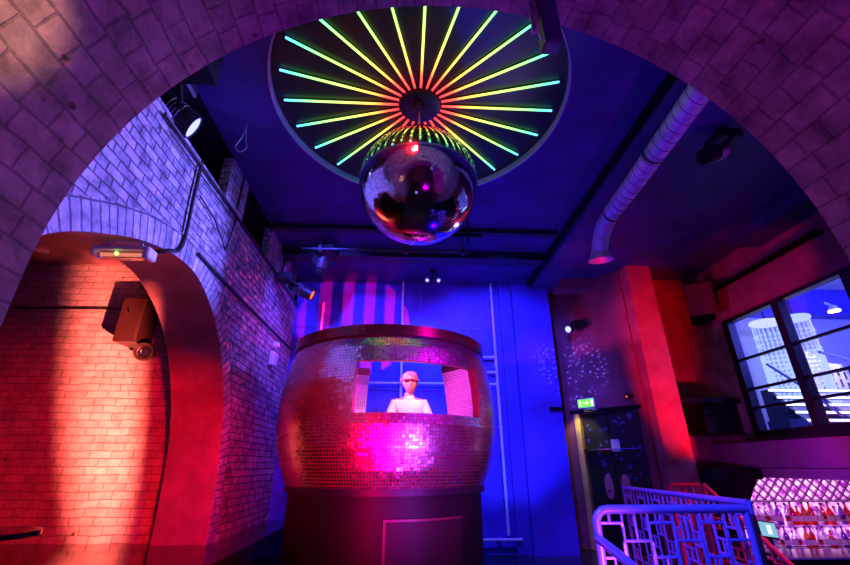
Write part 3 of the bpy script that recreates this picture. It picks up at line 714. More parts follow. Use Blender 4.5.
cable([(wx,3.22,3.36),(wx,3.55,3.33),(wx,3.90,3.17),(wx,4.0,3.63)],.008,'thin black cable bent into a corner in the middle of the brick wall')
cable([(WL+.045,3.93,3.7),(WL+.045,3.95,4.14)],.012,'black cable climbing the first short brick pier')
cable([(WL+.045,5.75,3.7),(WL+.045,5.8,4.14)],.012,'black cable climbing the second brick pier')
# white junction box
t=thing('junction_box','small white square junction box on the far end of the brick wall','junction box',(WL,5.95,2.5))
b=MB(); b.box((WL+.04,5.93,2.52),(.07,.17,.20),bev=.012); b.build('housing',M['white'],t)
b=MB(); b.box((WL+.08,5.93,2.52),(.008,.14,.17),bev=.003); b.build('cover',M['white'],t)
t=thing('sensor','small round white sensor above the junction box','sensor',(WL,6.0,2.72))
b=MB(); b.cyl((WL+.01,5.98,2.74),(WL+.05,5.98,2.74),.05); b.sphere((WL+.06,5.98,2.74),.035); b.build('housing',M['white'],t,smooth=True)
# emergency bulkhead light under the arch
t=thing('emergency_light','long emergency bulkhead light hanging under the brick arch','light fitting',(-2.1,2.87,2.6))
rotE=Matrix.Rotation(R(0),3,'X')
cx,cy,cz=-2.06,2.82,2.56
b=MB(); b.box((cx,cy,cz+.035),(.36,.10,.03),bev=.008); b.box((cx+.19,cy,cz),(.05,.11,.085),bev=.01); b.box((cx-.19,cy,cz+.01),(.03,.10,.07),bev=.01); b.build('housing',M['white'],t)
b=MB(); b.box((cx,cy,cz-.01),(.34,.085,.06),bev=.02); b.build('diffuser',glass('diffuser_plastic',(.9,.7,.7),.35,.25),t)
b=MB(); b.cyl((cx-.15,cy,cz-.005),(cx+.15,cy,cz-.005),.014); b.build('tube',M['emerg'],t)
b=MB(); b.sphere((cx-.03,cy-.02,cz-.005),.014); b.build('green_indicator',emit('green_indicator',(.3,1,.15),6),t)
for s in(-.12,.12): b=MB(); b.cyl((cx+s,cy,cz+.04),(cx+s,cy,2.70),.008); b.build('hanger',M['steel'],t)

# ------------------------------------------------------------------ lamps and loudspeakers
def moving_head(name,label,base,hang,head_c,d,r=.12,L=.26,lens=None,cat='stage light',n=28):
    t=thing(name,label,cat,base); base=Vector(base); head_c=Vector(head_c); d=Vector(d).normalized()
    side=d.cross(Vector((0,0,1))).normalized()
    b=MB(Matrix.Translation(base)); b.box((0,0,0),(.24,.24,.10),bev=.02); b.build('base',M['dark'],t)
    b=MB(); b.cyl(base,hang,.02); b.build('clamp',M['steel'],t)
    mid_=(base+head_c)/2
    b=MB()
    for s in(-1,1):
        p=base+side*s*(r+.04); q=head_c+side*s*(r+.04); b.tube([base+side*s*.05,p+(q-p)*.25,q],.022,8); b.cyl(q,head_c+side*s*r*.8,.03)
    b.build('yoke',M['dark'],t)
    b=MB(aim(head_c,d)); b.lathe([(.001,L*.55),(r*.6,L*.52),(r*.85,L*.35),(r,0),(r*.98,-L*.4),(r*.9,-L*.5),(r*.82,-L*.5),(r*.8,-L*.46)],n=n); o=b.build('head',M['dark'],t,smooth=True)
    b=MB(aim(head_c,d))
    for k in range(4): b.lathe([(r*1.0,-.02+k*.03),(r*1.04,-.015+k*.03),(r*1.0,-.01+k*.03)],n=n)
    b.build('cooling_fin',M['steel'],o)
    b=MB(aim(head_c,d)); b.lathe([(.001,-L*.48),(r*.6,-L*.475),(r*.8,-L*.46)],n=n); b.build('lens',lens or M['matt'],o,smooth=True)
    return t
moving_head('stage_light','large black stage light with glowing blue lens above the left brick wall',(-1.92,2.62,4.05),(-1.92,2.62,4.16),(-1.90,2.72,3.79),(.80,.46,-.42),.12,.28,M['lensb'])
moving_head('stage_light','black stage light with glowing orange lens at the far end of the brick wall',(-1.72,5.6,3.62),(-1.84,5.62,3.64),(-1.48,5.6,3.44),(.95,.02,-.42),.085,.36,M['lensr'])
moving_head('stage_light','unlit black stage light on a stem above the far left corner',(-1.15,5.52,4.05),(-1.15,5.52,4.16),(-1.22,5.5,3.80),(-.3,.4,-.8),.09,.26)
moving_head('stage_light','unlit black stage light hanging between the duct and the arch',(3.05,3.02,4.05),(3.05,3.02,4.16),(2.85,2.95,3.82),(-.8,-.2,-.45),.085,.34)
moving_head('stage_light','small stage light with blue lens on the wall above the exit sign',tuple(DM@Vector((1.05,-.14,3.36))),tuple(DM@Vector((1.05,-.02,3.36))),tuple(DM@Vector((.97,-.26,3.28))),(-.75,-.62,-.3),.065,.18,M['lensb'])
# black ceiling boxes by the first stage light
b=MB(); b.bx((-1.84,1.9,3.86),(-1.5,2.45,4.15)); b.build('trim_23',M['matt'],kind=ST)
t=thing('safety_loop','thin wire safety loop hanging from the ceiling beside the stage light','wire loop',(-1.55,3.1,CE))
b=MB(); b.tube(rnd_path([(-1.55,3.15,4.15),(-1.52,3.14,3.95),(-1.5,3.14,3.85),(-1.55,3.14,3.80),(-1.6,3.14,3.86),(-1.56,3.15,4.0),(-1.55,3.15,4.15)]),.005,6); b.build('wire',M['steel'],t)
# spotlight hung from the arch, top right
t=thing('flood_light','box shaped flood light on a metal bracket fixed to the arch edge','flood light',(.66,1.28,3.2))
b=MB(Matrix.Translation((.655,1.31,3.09))@Matrix.Rotation(R(-4),4,'Y')@Matrix.Rotation(R(8),4,'X')); b.box((0,0,0),(.085,.09,.30),bev=.012)
b.build('housing',paint('blue_lit_case',(.05,.06,.22),.4),t)  # blue light falling on the housing is put into its colour
b=MB(); b.bx((.60,1.29,3.14),(.70,1.34,3.28)); b.cyl((.575,1.30,3.0),(.575,1.3,3.22),.008); b.cyl((.605,1.29,2.95),(.57,1.3,3.24),.006); b.box((.59,1.30,3.12),(.014,.04,.20)); b.build('bracket',M['steel'],t)
# loudspeaker in the side room
t=thing('loudspeaker','dark red lit loudspeaker on the side room wall beyond the arch','loudspeaker',(-3.02,4.66,2.62))
rm=Matrix.Translation((-3.0,4.66,2.62))@Matrix.Rotation(R(-2),4,'Z')
b=MB(rm); b.box((0,0,0),(.25,.30,.50),bev=.012); b.build('cabinet',M['speaker'],t)
b=MB(rm); b.box((0,-.155,0),(.22,.012,.47),bev=.004); o=b.build('grille',M['grille'],t)
b=MB(rm); b.box((-.03,-.163,.10),(.015,.004,.07),Matrix.Rotation(R(-25),3,'Y')); b.build('badge',M['chrome'],o)
b=MB(rm); b.box((0,.19,0),(.06,.14,.06)); b.build('wall_bracket',M['dark'],t)
t=thing('spot_lamp','small round spot lamp under the loudspeaker in the side room','spot lamp',(-2.95,4.9,2.3))
lm=aim(Vector((-2.80,4.60,2.28)),(.3,-.9,-.25))
b=MB(lm); b.lathe([(.001,.16),(.06,.15),(.09,.05),(.10,-.04),(.095,-.07),(.08,-.07),(.07,-.02)],n=24); b.build('can',M['speaker'],t,smooth=True)
b=MB(lm); b.lathe([(.001,-.03),(.03,-.03),(.032,-.05),(.05,-.05),(.052,-.03),(.07,-.02)],n=24); b.build('lens',M['chrome'],t,smooth=True)
b=MB(); b.box((-2.88,4.72,2.33),(.16,.05,.06)); b.cyl((-2.88,4.72,2.33),(-2.88,4.94,2.33),.02); b.build('bracket',M['speaker'],t)
t=thing('ceiling_spot','small recessed downlight in the dark side room ceiling','downlight',(-4.2,4.6,3.46))
b=MB(); b.cyl((-4.25,4.55,3.445),(-4.25,4.55,3.462),.07,n=24); b.build('trim_ring',M['white'],t)
cable([(-6,4.91,2.86),(-3.19,4.91,2.875)],.014,'thin conduit crossing the red side room wall to the loudspeaker','conduit')
# loudspeaker upper right with brackets
t=thing('loudspeaker','red lit loudspeaker hung from the ceiling near the window corner','loudspeaker',(4.7,6.0,3.55))
rm=Matrix.Translation((4.66,5.95,3.57))@Matrix.Rotation(R(-32),4,'Z')@Matrix.Rotation(R(18),4,'X')
b=MB(rm); b.box((0,0,0),(.36,.30,.50),bev=.012); b.build('cabinet',paint('red_brown_cabinet',(.13,.035,.03),.45),t)
b=MB(rm); b.box((0,-.155,0),(.32,.012,.46),bev=.004); b.build('grille',paint('brown_grille',(.11,.03,.025),.6,bump=.5,bscale=150),t)
b=MB(rm); b.box((-.14,0,.28),(.02,.06,.12)); b.box((.14,0,.28),(.02,.06,.12)); b.box((0,0,.33),(.32,.08,.02)); b.build('yoke',M['dark'],t)
b=MB(); b.cyl((4.66,6.02,3.86),(4.66,6.02,4.15),.02); b.build('stem',M['dark'],t)
b=MB(); b.bx((4.82,6.15,3.3),(4.98,6.5,3.8)); tag(b.build('amplifier_box',M['matt']),'matt black box fixed in the corner behind the hung loudspeaker','box')
# dark beams and cable tray on the red wall above the window
t=thing('cable_tray','perforated black cable tray above the window on the red wall','cable tray',(4.9,4.9,3.7))
b=MB(); b.bx((4.9,4.1,3.70),(4.98,5.9,3.72)); b.bx((4.9,4.1,3.70),(4.905,5.9,3.76)); b.build('tray',M['matt'],t)
b=MB()
for k in range(18): b.box((4.897,4.15+k*.1,3.73),(.008,.04,.03),bev=.002)
b.build('slots',M['speaker'],t)
for i,(y0,y1,x0) in enumerate(((6.55,6.85,2.62),)):
    b=MB(); b.bx((x0,y0,3.95),(5.0,y1,CE)); b.build('trim_%d'%(30+i),M['plum'] if i==0 else M['ceil'],kind=ST)
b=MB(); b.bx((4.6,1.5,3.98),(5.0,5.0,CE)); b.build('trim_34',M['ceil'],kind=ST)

# ------------------------------------------------------------------ duct with cowl
t=thing('air_duct','spiral ribbed air duct along the ceiling ending in a flared cowl','duct',(2.35,3.5,3.85))
P=[Vector((2.18,YV+.02,3.87)),Vector((2.28,2.3,3.86)),Vector((2.38,4.3,3.85)),Vector((2.41,4.75,3.83))]
P=rnd_path([(2.195,YV+.02,3.82),(2.254,2.3,3.82),(2.32,3.3,3.82),(2.373,4.1,3.82),(2.42,4.42,3.76),(2.44,4.56,3.64)],6)
b=MB(); b.tube(P,.10,20); b.build('duct_pipe',M['ductm'],t,smooth=True)
b=MB()
b.tube([(2.195+(YV+.1+.0044*k-YV)*.066+.100*math.cos(k*.2618),YV+.1+.0044*k,3.82+.100*math.sin(k*.2618)) for k in range(590)],.0035,5)
b.build('spiral_rib',M['dark'],t,smooth=True)
b=MB(aim(Vector((2.445,4.58,3.62)),(.04,.15,-1))); b.lathe([(.10,.03),(.105,0),(.15,-.10),(.155,-.11),(.14,-.10),(.09,0)],n=28); b.build('cowl',M['ductm'],t,smooth=True)
for y in(2.0,3.0,4.0): b=MB(); b.lathe([(.112,-.012),(.112,.012)],(2.195+(y-YV)*.066,y,3.82),20,axis='y'); b.cyl((2.195+(y-YV)*.066,y,3.93),(2.195+(y-YV)*.066,y,4.02),.008); b.build('hanger',M['dark'],t)
# ceiling rods and twin spot
t=thing('lighting_bar','long dark lighting bar below the ceiling behind the mirror ball','bar',(0,5.2,3.95))
b=MB(); b.cyl((-1.45,5.25,3.93),(.9,5.25,3.93),.022); b.build('bar_tube',M['dark'],t)
for x in(-1.2,0,.8): b=MB(); b.cyl((x,5.25,3.93),(x,5.25,4.16),.01); b.box((x,5.25,3.93),(.05,.07,.08)); b.build('clamp',M['dark'],t)
t=thing('lighting_bar','short dark lighting bar with a centre clamp right of the mirror ball','bar',(.85,4.7,3.95))
b=MB(); b.cyl((.35,4.72,3.9),(.98,4.72,3.9),.028); b.build('bar_tube',M['matt'],t)
b=MB(); b.cyl((.8,4.72,3.80),(.8,4.72,4.16),.014); b.build('clamp',M['matt'],t)
t=thing('twin_spot','pair of small white spotlights on the ceiling above the blue wall','twin spotlight',(.42,6.3,4.0))
b=MB(); b.box((.45,6.35,4.12),(.10,.06,.05)); b.cyl((.45,6.35,3.98),(.45,6.35,4.12),.012); b.build('mount',M['dark'],t)
for s in(-1,1):
    b=MB(aim(Vector((.45+s*.085,6.33,3.97)),(s*.3,-.7,-.6))); b.lathe([(.001,.06),(.03,.05),(.045,-.02),(.045,-.03),(.001,-.03)],n=16); o=b.build('spot_head',M['white'],t,smooth=True); b=MB(aim(Vector((.45+s*.085,6.33,3.97)),(s*.3,-.7,-.6))); b.cyl((0,0,-.036),(0,0,-.031),.022); b.build('lens',M['ringlamp'],o)
    b=MB(); b.cyl((.45,6.35,3.99),(.45+s*.085,6.33,3.99),.01); b.build('arm',M['dark'],t)
# ------------------------------------------------------------------ exit sign, bulkhead, cctv
t=thing('exit_sign','small green and white illuminated exit sign above the dark door','exit sign',tuple(DM@Vector((.66,-.05,2.06))))
ex0,ex1=.80,1.09; ez=2.075
b=MB(DM); b.box(((ex0+ex1)/2,-.045,ez),(ex1-ex0,.05,.15),bev=.006); b.build('housing',M['white'],t)
b=MB(DM); b.box(((ex0+ex1)/2,-.073,ez),(ex1-ex0-.02,.006,.125)); o=b.build('face_panel',M['green'],t)
b=MB(DM); xa=ex0+.05; y=-.078
b.box((xa,y,ez+.035),(.018,.004,.018)); b.box((xa,y,ez+.008),(.022,.004,.035),Matrix.Rotation(R(20),3,'Y')); b.box((xa-.015,y,ez-.025),(.012,.004,.04),Matrix.Rotation(R(40),3,'Y')); b.box((xa+.012,y,ez-.028),(.012,.004,.04),Matrix.Rotation(R(-25),3,'Y'))
b.box((xa+.08,y,ez),(.06,.004,.014)); b.mesh([(xa+.115,y,ez+.03),(xa+.15,y,ez),(xa+.115,y,ez-.03)],[(0,1,2)]); b.box((ex1-.035,y,ez),(.035,.004,.09))
b.build('pictogram',M['signw'],o)
t=thing('bulkhead_lamp','oval bulkhead lamp on the door header beside the exit sign','bulkhead lamp',tuple(DM@Vector((1.12,-.04,1.93))))
b=MB(DM@Matrix.Translation((1.0,-.04,1.965))); b.sphere((0,0,0),1,24,12,(.13,.05,.03)); b.build('housing',M['chrome'],t,smooth=True)
t=thing('camera_dome','tiny dark wall camera with a red light at the column','security camera',tuple(DM@Vector((1.62,-.05,2.1))))
b=MB(DM@Matrix.Translation((1.62,-.05,2.11))); b.sphere((0,0,0),.05,16,10); b.box((.02,.03,.0),(.1,.04,.05)); b.build('housing',M['dark'],t,smooth=True)
b=MB(DM@Matrix.Translation((1.63,-.098,2.10))); b.sphere((0,0,0),.012,8,6); b.build('indicator',M['reddot'],t)

# ------------------------------------------------------------------ railings
def rrect(o,u,w_,h,z,r=.02):   # closed rounded rectangle in the plane spanned by u and up
    P=[]
    for cx,cz,a0 in((w_/2-r,h/2-r,0),(-w_/2+r,h/2-r,90),(-w_/2+r,-h/2+r,180),(w_/2-r,-h/2+r,270)):
        for k in range(4): a=R(a0+k*30); P.append(Vector(o)+Vector(u)*(cx+r*math.cos(a))+Vector((0,0,z+cz+r*math.sin(a))))
    return P
def railing(name,label,p,q,zt0,zt1,zf,mat,hr,pitch=.13,rod=.0085,leftend=False):
    t=thing(name,label,'railing',(p[0],p[1],zf)); p=Vector((p[0],p[1],0)); q=Vector((q[0],q[1],0)); L=(q-p).length; u=(q-p)/L
    top=lambda s:zt0+(zt1-zt0)*s/L
    if leftend:
        pts=[p+Vector((0,0,zt0-.95)),p+Vector((0,0,zt0-.12))]+[p+u*(.07*(1-math.cos(R(a))))+Vector((0,0,zt0-.07+.07*math.sin(R(a)))) for a in(0,22,45,67,90)]+[q+Vector((0,0,zt1))]
        b=MB(); b.tube(pts,hr,14); b.build('handrail',mat,t,smooth=True)
    else:
        b=MB(); b.tube([p+Vector((0,0,zt0)),q+Vector((0,0,zt1))],hr,14); b.build('handrail',mat,t,smooth=True)
    ends=[q] if leftend else [p,q]
    for e in ends:
        s=(e-p).dot(u); b=MB(); b.cyl(e+Vector((0,0,top(s)-.97)),e+Vector((0,0,top(s))),hr*.85 if hr>.02 else .016,n=12); b.build('post',mat,t,smooth=True)
    n=max(2,int(L/pitch)); dz=lambda s:top(s)-.95
    b=MB(); b.tube([p+Vector((0,0,dz(0)+.07)),q+Vector((0,0,dz(L)+.07))],.011,8); b.build('bottom_rail',mat,t)
    pi=L/n
    for i in range(n):
        s=(i+.5)*pi; c=p+u*s; T=top(s); k=i%2
        # staggered pattern: short bar, rounded frame, short bar, frame ...
        b=MB(); zz=T
        segs=([('b',.07),('f',.17),('b',.09),('f',.20),('b',.08),('f',.17),('b',.10)] if k==0 else [('b',.16),('f',.20),('b',.08),('f',.17),('b',.09),('f',.13),('b',.05)])
        for kd,h in segs:
            if kd=='b': b.cyl(c+Vector((0,0,zz)),c+Vector((0,0,zz-h)),rod,n=6)
            else: b.tube(rrect(c,u,pi*1.12 if k else pi*1.0,h,zz-h/2),rod,6,True)
            zz-=h
        b.build('baluster',mat,t)
    # thin uprights between
    for i in range(1,n):
        s=i*pi; c=p+u*s; b=MB(); b.cyl(c+Vector((0,0,top(s))),c+Vector((0,0,dz(s)+.07)),rod*.85,n=6); b.build('spindle',mat,t)
    return t
railing('balustrade','nearest balustrade with a thick blue lit handrail and rounded left end',(1.13,2.72),(2.04,2.72),.915,.915,0,M['rail'],.024,leftend=True,pitch=.15)
railing('balustrade','purple lit balustrade receding behind the nearest one beside the stairwell',(2.28,4.68),(2.12,2.78),.94,.94,0,M['rail'],.02,pitch=.14)
railing('balustrade','small balustrade across the head of the stairs with a dark red handrail',(2.76,4.66),(3.08,4.66),.97,.97,0,M['redrail'],.018,pitch=.14)
railing('stair_rail','sloping red stair railing descending towards the bar',(3.10,4.62),(3.10,3.3),.97,.10,-.75,M['redrail'],.02,pitch=.15)
t=thing('stair_handrail','short dark handrail sloping down under the left end of the nearest balustrade','handrail',(1.17,2.7,.72))
b=MB(); b.tube(rnd_path([(1.12,2.70,.77),(1.14,2.5,.72),(1.16,2.3,.66),(1.2,2.05,.60)]),.024,12); b.build('handrail',M['rail'],t,smooth=True)

# ------------------------------------------------------------------ back bar
BBY=6.22
t=thing('back_bar','pink and violet backlit bar shelving below the purple fascia','bar shelving',(5.4,BBY,-.75))
b=MB(); b.bx((4.62,BBY+.10,-.75),(7.6,BBY+.16,1.0)); b.build('carcass',M['dark'],t)
b=MB(); b.bx((4.66,BBY+.085,.16),(7.55,BBY+.10,.70)); b.build('backlit_sheet',M['barglow'],t)
for z in(.15,.42): b=MB(); b.bx((4.62,BBY-.14,z-.02),(7.6,BBY+.1,z)); b.build('glass_shelf',glass('shelf_glass',(.8,.6,.9),.3,.1) if z>.2 else M['fascia'],t)
b=MB(); b.bx((4.6,BBY-.2,-.75),(7.6,BBY+.1,.13)); b.build('base_cabinet',M['dark'],t)
b=MB(); b.bx((4.62,BBY-.14,.70),(7.6,BBY+.1,.715)); b.build('lattice_shelf',M['fascia'],t)
t=thing('lattice_rack','glowing diamond lattice rack above the bottle shelves','rack',(5.4,BBY,.72))
b=MB(); b.bx((4.72,BBY+.07,.72),(7.55,BBY+.085,.99)); b.build('backlit_sheet',M['barglow2'],t)
b=MB(); p_=.135
for k in range(-3,24):
    for s in(1,-1):
        x0=4.75+k*p_; za,zb=.72,.99; xa,xb=(x0,x0+.27) if s>0 else (x0+.27,x0)
        if x0<4.7: continue
        a_=Vector((xa,BBY+.04,za)); c_=Vector((xb,BBY+.04,zb)); m_=(a_+c_)/2; L_=(c_-a_).length
        b.box(m_,(.016,.03,L_),Matrix.Rotation(math.atan2(c_.x-a_.x,c_.z-a_.z),3,'Y'))
b.build('lattice',paint('lattice_slat',(.5,.25,.5),.35),t)
b=MB(); b.bx((4.60,BBY-.12,.72),(4.66,BBY+.1,1.0)); b.build('end_panel',M['matt'],t)
def bottle_profile(kind):
    if kind==0: return [(.001,0),(.036,0),(.038,.02),(.038,.15),(.030,.18),(.013,.205),(.012,.255)],(.013,.255,.28)
    if kind==1: return [(.001,0),(.040,0),(.042,.015),(.042,.10),(.040,.13),(.014,.165),(.013,.20)],(.016,.20,.225)
    return [(.001,0),(.030,0),(.031,.02),(.033,.10),(.030,.16),(.016,.20),(.012,.24)],(.014,.24,.262)
protos={}
def bottle(x,y,z,kind,col,label,group,sc=1):
    key=(kind,col)
    if key not in protos:
        t=thing('bottle',label,'bottle',(x,y,z),group); pr,cp=bottle_profile(kind)
        b=MB(); b.lathe([(r,zz) for r,zz in pr],(x,y,z),14); b.build('glass_body',BOT[col],t,smooth=True)
        b=MB(); b.cyl((x,y,z+cp[1]),(x,y,z+cp[2]),cp[0],n=12); b.build('stopper',M['redlabel'] if kind==1 else M['matt'],t)
        b=MB(); b.lathe([(pr[2][0]+.0012,.045),(pr[2][0]+.0012,.11)],(x,y,z),14); b.build('paper_label',M['redlabel'] if col=='clear' and kind==2 else M['label'],t,smooth=True)
        protos[key]=t; o=t
    else:
        src=protos[key]; o=src.copy(); C.objects.link(o); o.location=(x,y,z); o['label']=label; o['group']=group; o['_o']=(x,y,z)
        for ch in list(src.children):
            c=ch.copy(); C.objects.link(c); c.parent=o
    o.scale=(sc,sc,sc); o.rotation_euler.z=rnd.uniform(0,6)
ORD=['first','second','third','fourth','fifth','sixth','seventh','eighth','ninth','tenth','eleventh','twelfth','thirteenth','fourteenth','fifteenth','sixteenth']
CN={'clear':'clear glass','red':'red','amber':'amber','violet':'violet'}
KN={0:'tall',1:'squat',2:'slim'}
seqU=['clear','clear','clear','clear','violet','clear','red','red','amber','red','clear','red','red','clear','violet','red']
seqL=['clear','red','clear','clear','violet','clear','clear','amber','red','clear','clear','red','clear','violet','clear','red']
for row,(z,seq,nm) in enumerate(((.42,seqU,'upper'),(.15,seqL,'lower'))):
    for i in range(16):
        x=4.76+i*.088; k=(i*7+row*2)%3 if i%4 else 0
        bottle(x,BBY-.03+rnd.uniform(-.02,.02),z,k,seq[i],'%s %s bottle, %s from the left on the %s back-bar shelf'%(KN[k],CN[seq[i]],ORD[i],nm),'bottles on the %s back-bar shelf'%nm,.92 if row else 1)
# front bar counter with till
t=thing('bar_counter','dark bar counter in front of the lit bottle shelves','counter',(5.0,5.3,-.75))
b=MB(); b.box((5.7,5.3,.225),(3.6,.5,.05),bev=.01); b.build('counter_top',M['gloss'],t)
b=MB(); b.bx((3.95,5.15,-.75),(7.4,5.5,.2)); b.build('counter_front',M['plum'],t)
b=MB(); b.bx((3.9,5.03,.235),(7.5,5.05,.25)); b.build('counter_edge',M['fascia'],t)
t=thing('till_screen','small tilted till screen glowing pale blue on the bar counter','screen',(4.13,5.25,.25))
sm=Matrix.Translation((4.11,5.22,.49))@Matrix.Rotation(R(-14),4,'X')@Matrix.Rotation(R(8),4,'Y')
b=MB(sm); b.box((0,0,0),(.21,.03,.17),bev=.006); b.build('housing',M['dark'],t)
b=MB(sm); b.box((0,-.018,0),(.18,.004,.14)); o=b.build('display',M['screen'],t)
b=MB(sm); b.box((.01,-.022,.0),(.05,.003,.09)); b.build('display_item',M['screenw'],o)
b=MB(); b.cyl((4.14,5.26,.25),(4.14,5.24,.42),.02); b.box((4.14,5.26,.255),(.14,.12,.012)); b.build('stand',M['dark'],t)
# small table at the left edge
t=thing('side_table','small black table with a blue lit edge at the far left of the platform','table',(-2.3,2.72,.45))
b=MB(); b.cyl((-2.22,2.70,.80),(-2.22,2.70,.825),.24,n=40); b.build('table_top',M['gloss'],t)
b=MB(); b.cyl((-2.22,2.70,.46),(-2.22,2.70,.80),.03); b.cyl((-2.22,2.70,.45),(-2.22,2.70,.47),.16,n=28); b.build('pedestal',M['dark'],t)

# ------------------------------------------------------------------ lights
def gobo(l,kind):
    l.use_nodes=True; n=l.node_tree; e=n.nodes['Emission']; tc=n.nodes.new('ShaderNodeTexCoord')
    sp=n.nodes.new('ShaderNodeSeparateXYZ'); n.links.new(tc.outputs['Normal'],sp.inputs[0])
    dx=n.nodes.new('ShaderNodeMath'); dx.operation='DIVIDE'; n.links.new(sp.outputs[0],dx.inputs[0]); n.links.new(sp.outputs[2],dx.inputs[1])
    dy=n.nodes.new('ShaderNodeMath'); dy.operation='DIVIDE'; n.links.new(sp.outputs[1],dy.inputs[0]); n.links.new(sp.outputs[2],dy.inputs[1])
    cb=n.nodes.new('ShaderNodeCombineXYZ'); n.links.new(dx.outputs[0],cb.inputs[0]); n.links.new(dy.outputs[0],cb.inputs[1])
    r=n.nodes.new('ShaderNodeValToRGB')
    if kind[0]=='stripes':
        wv=n.nodes.new('ShaderNodeTexWave'); wv.inputs['Scale'].default_value=kind[1]; n.links.new(cb.outputs[0],wv.inputs['Vector']); n.links.new(wv.outputs['Fac'],r.inputs[0])
        r.color_ramp.elements[0].position=.42; r.color_ramp.elements[1].position=.58
    else:
        vo=n.nodes.new('ShaderNodeTexVoronoi'); vo.inputs['Scale'].default_value=kind[1]; n.links.new(cb.outputs[0],vo.inputs['Vector']); n.links.new(vo.outputs['Distance'],r.inputs[0])
        r.color_ramp.elements[0].color=(1,1,1,1); r.color_ramp.elements[1].color=(0,0,0,1); r.color_ramp.elements[0].position=kind[2]; r.color_ramp.elements[1].position=kind[2]+.06
    n.links.new(r.outputs[0],e.inputs['Strength'])
def spot(name,pos,tgt,col,power,ang,blend=.4,rad_=.05,gb=None):
    l=bpy.data.lights.new(name,'SPOT'); l.color=col; l.energy=power; l.spot_size=R(ang); l.spot_blend=blend; l.shadow_soft_size=rad_
    o=bpy.data.objects.new(name,l); C.objects.link(o); o.location=pos; o.rotation_euler=(Vector(tgt)-Vector(pos)).to_track_quat('-Z','Y').to_euler()
    if gb: gobo(l,gb)
    return o
def point(name,pos,col,power,rad_=.08):
    l=bpy.data.lights.new(name,'POINT'); l.color=col; l.energy=power; l.shadow_soft_size=rad_
    o=bpy.data.objects.new(name,l); C.objects.link(o); o.location=pos; return o
BL=(.055,.05,1); RD_=(1,0,.004)
# vault
spot('vault_wash_light',(.9,-.6,.7),(.5,1.1,3.2),(.40,.0,.62),88,125,.8)
spot('vault_blue_light',(-.3,.2,.5),(-1.3,1.0,1.7),(.14,.11,.62),34,90,.9)
spot('warm_light',(.3,-.5,1.5),(-1.23,.72,2.36),(1,.48,.13),330,15.5,.4)
# left wall
spot('left_wall_blue_light',(1.0,4.3,3.3),(WL,2.7,2.95),(.15,.13,1),1300,52,.7)
spot('left_wall_violet_light',(1.0,4.9,3.6),(WL,5.8,2.2),(.22,.05,.62),360,56,.8)
spot('added_red_speckle',(.3,3.2,2.9),(WL,5.6,2.9),(1,.01,.15),500,60,.4,.01,('dots',30,.2))  # added dotted lamp standing in for red specks off the mirror ball
# side room red
spot('side_room_red_light',(-.5,2.2,1.0),(-2.75,4.9,.9),RD_,540,56,.7,.05)
o_=spot('side_room_hot_light',(-1.0,2.6,1.1),(-3.27,4.93,1.8),(1,.14,.10),4300,68,1,.03); o_.scale=(.18,1,1); o_.rotation_euler.rotate_axis('Z',R(11))
# back wall blue
spot('back_wall_blue_light_a',(-1.2,4.4,3.9),(-.9,6.9,2.6),BL,360,85,.6)
spot('back_wall_blue_light_b',(1.3,4.2,3.9),(1.5,6.9,2.4),BL,620,74,.6)
spot('back_wall_floor_light',(1.7,5.6,.15),(1.4,6.9,3.0),BL,220,100,.8)
spot('booth_back_light',(.3,6.0,3.6),(.2,6.9,2.2),(.0,.10,1),110,110,.8)
spot('pink_stripe_light',(.2,3.6,2.9),(-.8,6.9,3.35),(1,0,.08),1500,30,.1,.01,('stripes',3.1))
spot('ceiling_blue_light',(.8,3.4,1.6),(.5,3.6,4.15),(.01,0,1),110,150,.9)
# booth
spot('booth_red_light',(-.1,1.9,3.6),(-.3,4.1,2.2),(1,.008,.008),1500,30,.6,.12)
spot('booth_magenta_light',(.15,1.9,.25),(.0,4.1,1.1),(.95,0,.8),150,40,.8,.35)
spot('booth_violet_light',(.55,1.85,.3),(.35,4.2,1.1),(.40,.02,1),120,36,.8,.3)
spot('booth_top_magenta_light',(1.9,2.4,2.8),(.42,4.2,1.7),(.7,0,.9),260,46,.8,.45)
spot('booth_violet_light',(1.3,2.0,.4),(.5,4.2,1.15),(.45,.05,1),330,46,.8,.3)
spot('booth_top_magenta_light',(1.9,2.4,2.8),(.42,4.2,1.7),(.7,0,.9),260,46,.8,.45)
spot('booth_low_red_light',(-.75,1.9,.5),(-.45,4.1,1.2),(1,0,.06),420,52,.8,.35)
spot('booth_side_blue_light',(2.6,5.0,2.6),(.9,5.2,1.7),(.12,.12,1),160,40,.6,.1)
spot('booth_inside_light',(-.3,4.9,2.25),(1.0,5.35,1.9),(1,.06,.75),300,80,.8)
spot('booth_inside_left_light',(.2,4.9,2.25),(-1.2,5.5,1.9),(1,.03,.6),60,80,.8)
spot('booth_person_light',(.12,4.32,2.33),(.07,5.1,1.8),(1,.36,.42),75,70,.6)
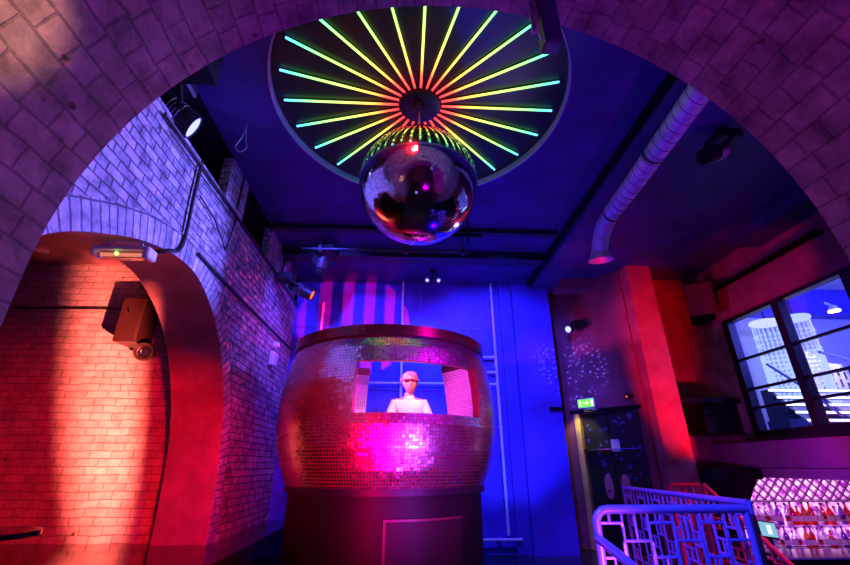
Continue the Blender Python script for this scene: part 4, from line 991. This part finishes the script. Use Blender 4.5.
# right side red
o_=spot('column_red_light',(2.6,3.6,.9),(3.9,6.1,2.6),RD_,620,52,.7,.04); o_.scale=(.36,1,1)
spot('recess_red_light',(4.05,3.2,1.5),(4.2,6.95,1.5),RD_,420,16,.6,.03)
spot('column_wash_light',(2.4,3.2,2.0),(3.4,6.3,2.6),(1,0,.1),22,56,.8)
spot('corner_red_light',(2.9,4.2,1.2),(5.0,5.2,3.7),RD_,130,34,.5,.04)
spot('added_door_speckle',(.6,4.2,3.0),(2.92,6.99,2.6),(.12,.16,1),2000,20,.6,.01,('dots',56,.24))  # added dotted lamp, imitates the mirror ball's blue specks around the door
spot('bar_fill_light',(5.3,5.1,.93),(5.4,6.2,.4),(1,.25,.8),14,110,.8)  # added fill, no fixture, brightens the bottle fronts and labels
spot('railing_blue_light',(.4,1.7,2.2),(1.9,2.8,.8),(.03,.03,1),700,50,.6)
spot('purple_rail_light',(1.2,2.6,2.4),(2.25,4.0,.7),(.35,.01,.9),200,60,.6)
spot('stair_red_light',(3.9,3.0,1.9),(3.05,4.3,.5),(1,.01,.01),260,36,.6)
spot('fascia_purple_light',(3.9,3.9,.9),(5.0,6.0,1.3),(.5,0,.7),80,50,.7)
spot('fascia_pink_light',(4.3,3.4,.9),(5.0,4.3,1.3),(1,0,.25),70,44,.7)
spot('duct_violet_light',(3.3,2.0,2.2),(2.3,2.9,3.9),(.32,.01,.8),70,55,.8)
spot('cowl_red_light',(2.0,4.0,2.4),(2.5,5.0,3.6),RD_,70,26,.5)
spot('arch_face_fill',(1.5,4.3,2.7),(.0,1.4,3.2),(.40,.24,.8),95,80,.8)  # added fill on the arch so the mirror ball reflects it brighter
spot('rim_blue_light',(1.3,3.7,3.0),(-1.2,2.9,4.18),(.0,.08,1),60,34,.7)
spot('exit_sign_glow',tuple(DM@Vector((.9,-.2,2.0))),tuple(DM@Vector((.72,-.03,1.2))),(1,.80,.12),14,100,.6)
# upper room
spot('far_room_blue_light',(7.5,4.0,3.9),(7.5,7.2,2.4),(.10,.12,1),520,140,.8)
point('far_room_ceiling_light',(6.6,4.6,3.2),(.10,.10,1),90,.15)
spot('wall_lamp_light',(7.45,6.6,3.58),(7.55,7.4,2.5),(1,.82,.85),170,50,.3,.03)
for o in bpy.data.objects:
    if '_o' in o: del o['_o']
